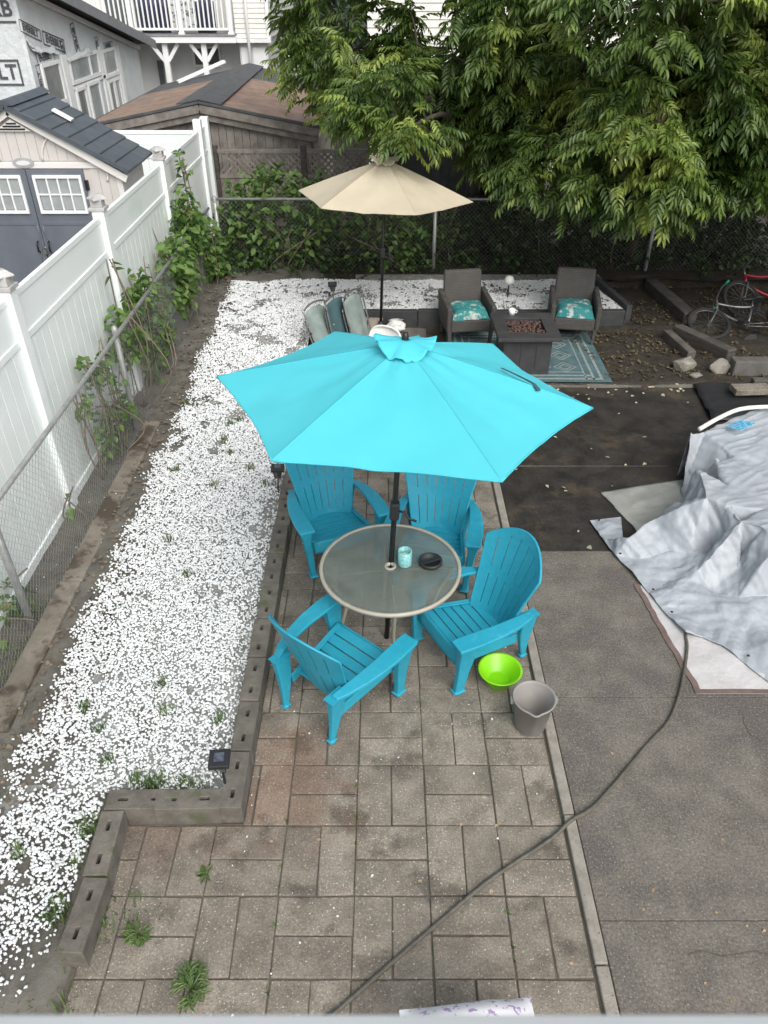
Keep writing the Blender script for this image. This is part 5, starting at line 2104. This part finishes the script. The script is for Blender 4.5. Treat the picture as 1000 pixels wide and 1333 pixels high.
# ------------------------------------------------------------------ foliage
def leaf_t(w=.42, l=1.0, fold=.14, droop=.18):
    V = np.array([(0, 0, 0), (w * .8, .28, fold), (w * .62, .68, fold * .8 - droop * .5), (0, l, -droop), (-w * .62, .68, fold * .8 - droop * .5), (-w * .8, .28, fold)], float)
    return V, np.array([(0, 1, 2, 3), (0, 3, 4, 5)])
LV, LF = leaf_t()
def leaflets(n=13, L=.36, ll=.135, lw=.021):
    """pinnate leaf: drooping rachis with paired leaflets, axis +y"""
    Vs, Fs = [], []
    V0 = np.array([(0, 0, 0), (lw, ll * .30, .010), (lw * .8, ll * .65, .004), (0, ll, -.022), (-lw * .8, ll * .65, .004), (-lw, ll * .30, .010)])
    k = 0
    items = []
    for i in range(n // 2):
        f = .22 + .70 * i / (n // 2 - 1)
        for s in (-1, 1):
            items.append((f, s * (62 - 22 * f) + NR.normal(0, 6)))
    items.append((1.0, 0))
    for f, ang in items:
        a = math.radians(-ang)
        dr = -.30 - .35 * f + NR.normal(0, .1)
        c, s_ = math.cos(a), math.sin(a)
        cd_, sd_ = math.cos(dr), math.sin(dr)
        P = V0 * (1 - .25 * abs(f - .55))
        P = np.stack([P[:, 0], P[:, 1] * cd_ - P[:, 2] * sd_, P[:, 1] * sd_ + P[:, 2] * cd_], 1)
        P = np.stack([P[:, 0] * c - P[:, 1] * s_, P[:, 0] * s_ + P[:, 1] * c, P[:, 2]], 1)
        P = P + np.array([0, L * f, -.16 * L * f * f * 2])
        Vs.append(P)
        Fs.append(LF + k)
        k += 6
    Vs.append(np.array([(-.003, 0, 0), (.003, 0, 0), (.002, L, -.32 * L), (-.002, L, -.32 * L)]))
    Fs.append(np.array([(0, 1, 2, 3)]) + k)
    return np.concatenate(Vs), np.concatenate(Fs)


PIN = [leaflets() for _ in range(3)]


def make_tree(name, label, trunk, blobs, m, group, n_single=0, bark=BARK, trunk_r=.13, lean=(0, 0)):
    """blobs: (center, radii, clusters)"""
    t = thing(name, label, 'tree', (0, 0, 0), 0, group)
    tr = MB()
    tx, ty = trunk
    fork = Vector((tx + lean[0], ty + lean[1], 2.0))
    path = smooth_path([(tx, ty, -.1), (tx + lean[0] * .3 + .04, ty + lean[1] * .3, .8), fork], 5)
    tr.tube(path, list(np.linspace(trunk_r * 1.25, trunk_r * .75, len(path))), 10)
    tr.build('trunk', bark, t, smooth=True)
    P, A, T, Rl, S = [], [], [], [], []
    for (c, r, n) in blobs:
        c = Vector(c)
        lm = MB()
        mid = fork.lerp(c, .5) + Vector((0, 0, .25))
        pth = smooth_path([fork - Vector((0, 0, .15)), mid, c], 5)
        lm.tube(pth, list(np.linspace(trunk_r * .5, trunk_r * .16, len(pth))), 7)
        for k in range(n):
            d = Vector((rng.gauss(0, 1), rng.gauss(0, 1), rng.gauss(0, 1))).normalized()
            q = rng.random() ** .45
            p = c + Vector((d.x * r[0], d.y * r[1], d.z * r[2])) * q
            if fbm(p.x * .9, p.y * .9, p.z * .9 + 3) < (-.165 if p.x < 2.2 else -.21):
                continue
            if k % 9 == 0:
                pm = c.lerp(p, .5) + Vector((0, 0, .12))
                pt = smooth_path([c, pm, p], 3)
                lm.tube(pt, list(np.linspace(.022, .006, len(pt))), 5)
            az0 = math.atan2(d.y, d.x)
            nl = rng.randint(6, 10)
            for j in range(nl):
                f = j / nl
                az = az0 + rng.gauss(0, 1.15)
                P.append((p.x + rng.gauss(0, .07), p.y + rng.gauss(0, .07), p.z + rng.gauss(0, .06)))
                A.append(az - math.pi / 2)
                T.append(rng.gauss(0, .30))
                Rl.append(-rng.uniform(-.50, .62) + d.z * .15)
                S.append(rng.uniform(.75, 1.15))
        lm.build('limb', bark, t, smooth=True)
    P, A, T, Rl, S = map(np.array, (P, A, T, Rl, S))
    RM = rot_mats(A, T, Rl)
    # the leaves that show largest are single leaves, the rest one crown
    single = np.zeros(len(P), bool)
    if n_single:
        dist = np.linalg.norm(P - np.array([0, 0, 4.2]), axis=1)
        ok = P[:, 2] < 4.0
        idx = np.argsort(np.where(ok, dist, 1e9))[:n_single]
        single[idx] = True
        tm = []
        for V, F in PIN:
            o = np_obj('leaf', V, F, m, t)
            tm.append(o)
        for q, i in enumerate(idx):
            o = tm[q % 3] if q < 3 else tm[q % 3].copy()
            if q >= 3:
                COL.objects.link(o)
                o.parent = t
            o.matrix_local = Matrix.LocRotScale(Vector(P[i]), Matrix(RM[i].tolist()), Vector((S[i],) * 3))
    Vs, Fs, off = [], [], 0
    rest = np.where(~single)[0]
    for q in range(3):
        s_ = rest[q::3]
        V, F = scatter(PIN[q][0], [PIN[q][1]], P[s_], RM[s_], S[s_])
        Vs.append(V)
        Fs.append(F[0] + off)
        off += len(V)
    cr = np_obj('crown', np.concatenate(Vs), np.concatenate(Fs), m, t)
    cr['kind'] = 'stuff'
    print(name, len(P), 'leaves')
    return t


make_tree('leafy_tree', 'large leafy tree with long drooping leaves hanging over the bicycles', (4.15, 12.75),
          [((3.2, 9.7, 2.75), (1.0, .8, .75), 70), ((4.6, 9.9, 3.0), (1.3, .9, 1.0), 110), ((2.6, 11.0, 3.2), (1.3, 1.1, 1.0), 100), ((4.2, 11.3, 3.4), (1.8, 1.3, 1.3), 150),
           ((6.3, 10.6, 3.1), (1.5, 1.2, 1.3), 110), ((7.2, 12.2, 3.2), (1.8, 1.6, 1.6), 80), ((3.6, 11.6, 5.4), (3.2, 2.6, 1.1), 230), ((5.2, 9.6, 4.6), (2.2, 1.3, .7), 90),
           ((3.3, 9.9, 3.9), (1.7, 1.0, .7), 90), ((6.0, 9.4, 2.2), (1.0, .7, .6), 34),
           ((3.3, 9.8, 2.05), (.6, .5, .38), 34), ((4.3, 9.9, 2.0), (.7, .5, .40), 36), ((2.2, 10.4, 2.25), (.6, .5, .40), 30), ((5.2, 10.2, 2.2), (.8, .5, .5), 36)],
          LEAFM, 'large trees over the back fence', 290, lean=(-.1, -.6))
make_tree('leafy_tree', 'leafy tree whose branch hangs just over the cream umbrella', (1.55, 13.3),
          [((.5, 12.2, 3.15), (1.2, 1.1, .95), 110), ((1.6, 11.8, 3.5), (1.2, 1.1, .9), 95), ((-.55, 13.4, 3.2), (1.0, 1.0, 1.05), 110), ((.1, 10.9, 2.85), (.75, .8, .42), 44), ((.32, 10.05, 2.66), (.42, .45, .20), 14),
           ((1.7, 12.2, 2.35), (1.2, .9, .7), 70), ((.6, 13.2, 5.1), (2.4, 1.8, 1.1), 130), ((-.6, 13.8, 4.3), (1.2, 1.0, .8), 60), ((2.6, 12.6, 2.7), (1.0, .8, .9), 50)],
          LEAFM, 'large trees over the back fence', 260, trunk_r=.11, lean=(-.1, -.3))


def simple_leaves(P, size, m, name, parent, up=.6, droop=.5):
    P = np.asarray(P, float)
    n = len(P)
    RM = rot_mats(NR.uniform(0, 6.28, n), NR.normal(0, .45, n), -NR.uniform(-.5 + droop * .2, droop * 2, n))
    V, F = scatter(LV, [LF], P, RM, size * NR.uniform(.6, 1.25, n))
    o = np_obj(name, V, F[0], m, parent)
    o['kind'] = 'stuff'
    return o


def bush(name, label, cat, blobs, n, size, m, group=None, stems=10, ground=0.0, single=0):
    t = thing(name, label, cat, (0, 0, 0), 0, group)
    P = []
    tot = sum(b_[1][0] * b_[1][1] * b_[1][2] for b_ in blobs)
    st = MB()
    for (c, r) in blobs:
        k = int(n * r[0] * r[1] * r[2] / tot)
        for _ in range(k):
            d = Vector((rng.gauss(0, 1), rng.gauss(0, 1), rng.gauss(0, 1))).normalized() * rng.random() ** .5
            p = (c[0] + d.x * r[0], c[1] + d.y * r[1], c[2] + d.z * r[2])
            if p[2] < ground or fbm(p[0] * 2.2, p[1] * 2.2, p[2] * 2.2) < -.22:
                continue
            P.append(p)
        for _ in range(stems):
            x, y = c[0] + rng.gauss(0, r[0] * .3), c[1] + rng.gauss(0, r[1] * .3)
            st.tube(smooth_path([(x, y, ground - .05), (x + rng.gauss(0, .12), y + rng.gauss(0, .1), (ground + c[2]) / 2), (c[0] + rng.gauss(0, r[0] * .5), c[1] + rng.gauss(0, r[1] * .5), c[2] + r[2] * .6)], 4), .008, 5)
    st.build('stem', STEMV, t, smooth=True)['kind'] = 'stuff'
    P = np.array(P)
    if single and len(P) > single:
        dist = np.linalg.norm(P - np.array([0, 0, 4.2]), axis=1) + NR.uniform(0, .8, len(P))
        idx = np.argsort(dist)[:single]
        base = np_obj('leaf', LV, LF, m, t)
        for q, i in enumerate(idx):
            o = base if q == 0 else base.copy()
            if q:
                COL.objects.link(o)
                o.parent = t
            o.location = P[i]
            o.rotation_euler = (-rng.uniform(-.3, .9), rng.gauss(0, .4), rng.uniform(0, 6.28))
            o.scale = (size * rng.uniform(.7, 1.3),) * 3
        P = np.delete(P, idx, 0)
    simple_leaves(P, size, m, 'foliage', t)
    return t


# vines climbing between the two left fences
bush('climbing_vine', 'tall green vine climbing the far end of chain link fence', 'vine', [((-2.76, 10.9, 1.1), (.22, .55, .70)), ((-2.74, 9.9, .95), (.22, .55, .55)), ((-2.80, 11.2, 1.9), (.10, .14, .35)), ((-2.7, 11.7, .6), (.26, .5, .6))], 2300, .11, LEAFV,
     'vines on the chain link fence', 3, .1, 120)
bush('climbing_vine', 'green vine with upright tips midway along the chain link fence', 'vine', [((-2.80, 8.45, 1.15), (.16, .50, .32)), ((-2.80, 7.75, 1.0), (.16, .40, .40)), ((-2.80, 8.7, .55), (.14, .7, .5)), ((-2.82, 7.8, 1.65), (.04, .05, .22))], 1050, .10, LEAFV,
     'vines on the chain link fence', 3, .1, 120)
bush('climbing_vine', 'sparse vine with bare stems near the tall white fence post', 'vine', [((-2.83, 6.75, 1.0), (.12, .30, .28)), ((-2.80, 6.9, .45), (.10, .6, .35)), ((-2.82, 6.3, .9), (.06, .15, .25))], 420, .09, LEAFV,
     'vines on the chain link fence', 4, .1, 80)
bush('weed', 'low green weed clump at the foot of the white fence', 'weed', [((-2.86, 5.55, .22), (.10, .22, .22))], 60, .09, LEAFV, 'weeds along the left fence', 3, .03)
bush('weed', 'low green weeds behind the nearest chain link post', 'weed', [((-2.92, 4.2, .22), (.16, .35, .25)), ((-2.90, 3.5, .15), (.15, .3, .2))], 160, .08, LEAFB, 'weeds along the left fence', 4, .0)
# bare twigs in the vines
tw = MB()
for _ in range(20):
    y = rng.uniform(6.0, 11.8)
    x = -2.80 + rng.gauss(0, .05)
    tw.tube(smooth_path([(x, y, .0), (x + rng.gauss(0, .04), y + rng.gauss(0, .15), .5), (x + rng.gauss(0, .06), y + rng.gauss(0, .3), rng.uniform(.8, 1.6))], 4), .006, 5)
tag(tw.build('dry_twigs', STEMV, None, smooth=True), 'bare brown vine twigs tangled along the chain link fence', 'twigs', None, 'stuff')

# shrubs behind and along the back fence
bush('shrub', 'light green bush above the far fence beside the white fence end', 'bush', [((-1.85, 12.7, 1.15), (.80, .62, .62)), ((-1.0, 12.7, 1.05), (.65, .60, .62)), ((-2.35, 12.55, .7), (.45, .6, .7)), ((-1.5, 12.25, .6), (.9, .25, .5))], 2900, .125, LEAFB, 'shrubs along the back fence', 6, .15, 150)
bush('shrub', 'green bush behind the cream umbrella pole', 'bush', [((.0, 12.75, .95), (.8, .55, .65)), ((.7, 12.7, .8), (.6, .5, .6)), ((.2, 12.25, .5), (.8, .25, .4))], 1900, .115, LEAFB, 'shrubs along the back fence', 6, .15, 60)
iv = thing('ivy', 'dark ivy covering the back chain link fence low down', 'ivy')
P = []
for _ in range(15000):
    x = rng.uniform(-2.7, 7.2)
    top = .62 + .32 * fbm(x * 1.4, 2.5) + (.35 if x > 1.0 else 0) + .2 * (x > 3)
    z = .18 + rng.random() ** 1.1 * top
    y = 12.42 + rng.uniform(-.05, .75) + .1 * fbm(x * 3, z * 3)
    if z < .55 and rng.random() < .55:
        y -= rng.uniform(0, .65)
    if fbm(x * 2.2, z * 3.1, 7) < -.20:
        continue
    P.append((x, y, z))
simple_leaves(P, .085, LEAFD, 'foliage', iv)
hd = thing('hedge', 'dark dense hedge under the trees behind the bicycles', 'hedge')
P = []
for _ in range(11000):
    x = rng.uniform(1.6, 8.5)
    z = rng.uniform(.1, 1.75)
    y = 13.0 + rng.uniform(-.25, .8) + .2 * fbm(x, z, 9) - (.9 * max(0, x - 5.4) if x > 5.4 else 0) * .5
    if fbm(x * 1.3, z * 1.6, 5) < -.16:
        continue
    P.append((x, y, z))
simple_leaves(P, .12, LEAFD, 'foliage', hd)
# vertical dead stems in front of the hedge
st = MB()
for _ in range(11):
    x = rng.uniform(-2.2, 6.5)
    st.tube(smooth_path([(x, 12.3 + rng.uniform(0, .4), .1), (x + rng.gauss(0, .12), 12.4, .8), (x + rng.gauss(0, .35), 12.45, rng.uniform(1.0, 1.9))], 4), .007, 5)
tag(st.build('dry_stems', STEMV, None, smooth=True), 'thin dry stems standing in the back hedge', 'stems', None, 'stuff')

# far trees
def far_tree(label, x, y, h, r, n):
    t = thing('far_tree', label, 'tree', (x, y, 0), 0, 'far trees')
    b = MB()
    b.tube([(0, 0, -.2), (.1, 0, h * .5), (0, .1, h * .8)], [.2, .15, .06], 8)
    b.build('trunk', BARK, t, smooth=True)
    P = []
    for _ in range(n):
        d = Vector((rng.gauss(0, 1), rng.gauss(0, 1), rng.gauss(0, 1))).normalized() * rng.random() ** .4
        p = (d.x * r, d.y * r * .8, h * .52 + d.z * h * .5)
        if fbm(p[0] * .7 + x, p[1] * .7, p[2] * .7) < -.2:
            continue
        P.append(p)
    simple_leaves(P, .34, LEAFF, 'crown', t)
far_tree('hazy green tree far beyond the balcony house corner', -3.0, 36, 7, 2.6, 2600)
far_tree('dark green tree far behind the pale rendered wall', .6, 33, 7, 2.4, 2200)
far_tree('broad tree far behind the pale sided house', 6.5, 40, 9, 3.4, 2200)
far_tree('tall tree at the far right beyond the hedge', 12.5, 24, 8, 3.2, 2600)

# ------------------------------------------------------------------ ground cover
def blades(name, label, spots, m, n, h):
    V, F = [], []
    for (cx, cy, r, zz) in spots:
        for _ in range(n):
            a, q = rng.uniform(0, 6.28), rng.random() ** .6 * r
            x, y = cx + q * math.cos(a), cy + q * math.sin(a)
            b_ = rng.uniform(0, 6.28)
            l, w = h * rng.uniform(.5, 1.2), .004
            dx, dy = math.cos(b_) * l * .45, math.sin(b_) * l * .45
            k = len(V)
            V += [(x - w * math.sin(b_), y + w * math.cos(b_), zz), (x + w * math.sin(b_), y - w * math.cos(b_), zz),
                  (x + dx * .5 + w * .7 * math.sin(b_), y + dy * .5 - w * .7 * math.cos(b_), zz + l * .7), (x + dx * .5 - w * .7 * math.sin(b_), y + dy * .5 + w * .7 * math.cos(b_), zz + l * .7),
                  (x + dx, y + dy, zz + l * .9)]
            F.append((k, k + 1, k + 2, k + 3))
            F.append((k + 3, k + 2, k + 4, k + 4))
    V = np.array(V)
    q = np.array(F)
    o = np_obj(name, V, [q[0::2], q[1::2][:, :3]], m)
    return o
gs = [(-1.95 + .25 * rng.gauss(0, 1), 1.55 + rng.uniform(-.15, .5), .16, -.01) for _ in range(16)] + [(-2.75 + rng.gauss(0, .08), rng.uniform(2.4, 4.4), .10, .03) for _ in range(16)]
gs += [(rng.uniform(-2.4, -1.1), rng.uniform(2.2, 9), .05, .07) for _ in range(24)] + [(-1.75 + rng.gauss(0, .03), rng.uniform(1.9, 2.6), .07, .05) for _ in range(9)] + [(rng.uniform(-1.6, -1.05), 2.80, .06, .07) for _ in range(7)]
tag(blades('grass', '', gs, GRASS, 34, .07), 'patchy short grass along the near left soil and between white stones', 'grass', None, 'stuff')
pj = [(-.167 + CELL * rng.randint(-3, 2) + rng.gauss(0, .006), rng.uniform(1.4, 5), .015, -.015) for _ in range(26)]
tag(blades('joint_grass', '', pj, GRASS, 9, .035), 'tiny grass tufts in the paver joints', 'grass', None, 'stuff')
def weed(label, loc, r, n):
    t = thing('weed', label, 'weed', loc, 0, 'weeds in the pavers')
    b = MB()
    for k in range(n):
        a = rng.uniform(0, 6.28)
        l = r * rng.uniform(.5, 1.1)
        h = r * rng.uniform(.25, .7)
        pts_ = [(0, 0, 0), (l * .45 * math.cos(a), l * .45 * math.sin(a), h * .8), (l * math.cos(a + .2), l * math.sin(a + .2), h)]
        b.tube(smooth_path(pts_, 3), [.004] * 6 + [.002], 4)
        for q in (.5, .75, 1.0):
            x, y, z = l * q * math.cos(a + .2 * q), l * q * math.sin(a + .2 * q), h * min(1, q * 1.3)
            for s in (-1, 1):
                c = a + s * .8
                b.add([(x, y, z), (x + .022 * math.cos(c - .35), y + .022 * math.sin(c - .35), z + .006), (x + .045 * math.cos(c), y + .045 * math.sin(c), z), (x + .022 * math.cos(c + .35), y + .022 * math.sin(c + .35), z + .006)], [(0, 1, 2, 3)])
    b.build('leaves', GRASS, t)
weed('spreading green weed growing from a paver joint near the bottom', (-.98, 1.66, 0), .085, 22)
weed('small green weed beside the end of the block wall', (-1.32, 1.93, 0), .05, 11)
weed('tiny green sprig in the pavers near the block wall corner', (-1.02, 2.26, 0), .022, 6)

# fallen leaves on the back yard and the asphalt
def litter(name, label, pts_, m, size):
    P = np.array(pts_, float)
    n = len(P)
    RM = rot_mats(NR.uniform(0, 6.28, n), NR.normal(0, .25, n), NR.normal(0, .25, n))
    V, F = scatter(LV * np.array([1, 1, .7]), [LF], P, RM, size * NR.uniform(.5, 1.3, n))
    tag(np_obj(name, V, F[0], m), label, 'leaves', None, 'stuff')
pts = []
for _ in range(4600):
    x, y = rng.uniform(2.6, 7), rng.uniform(8.6, 12.2)
    if x < 3.5 and y > 10.2:
        continue
    if fbm(x * 1.6, y * 1.6, 4) > -.08:
        pts.append((x, y, .040 + .02 * fbm(x * 2, y * 2, 3) + (.05 if y > 10.2 else 0)))
litter('fallen_leaves', 'brown and yellowish fallen leaves covering the dark back yard', pts, LITTER, .048)
pts = [(rng.uniform(-2.6, 3.3), rng.uniform(10.4, 12.1), 0) for _ in range(700)]
pts = [(x, y, (gz(x, y) + .012 if x < -.45 else .285)) for x, y, _ in pts if fbm(x * 2, y * 2, 8) > -.05]
litter('leaf_scraps', 'dark leaf scraps scattered over the far white stones', pts, mat('dark_scrap', (.05, .045, .03), (.10, .085, .05), 30, .8), .05)
pts = [(rng.uniform(1.3, 6), 8.5 - abs(rng.gauss(0, .22)) if rng.random() < .6 else rng.uniform(5.2, 8.4), .004) for _ in range(150)]
litter('pale_leaves', 'scattered pale fallen leaves on the wet dark asphalt', pts, mat('pale_leaf', (.30, .27, .18), (.42, .38, .27), 30, .7), .05)
pts = [(rng.uniform(-.8, 3), rng.uniform(1.4, 5), .004) for _ in range(60)]
litter('leaf_bits', 'small leaf bits on pavers and concrete', pts, mat('tan_leaf', (.30, .20, .11), (.40, .30, .18), 30, .7), .026)
pts = [(-2.45 + rng.gauss(0, .12), rng.uniform(2.5, 12), .0) for _ in range(700)]
litter('soil_debris', 'dry leaf debris along the soil strip by the chain link fence', [(x, y, gz(x, y) - .005) for x, y, _ in pts], mat('dry_debris', (.09, .07, .05), (.2, .16, .11), 30, .9), .045)
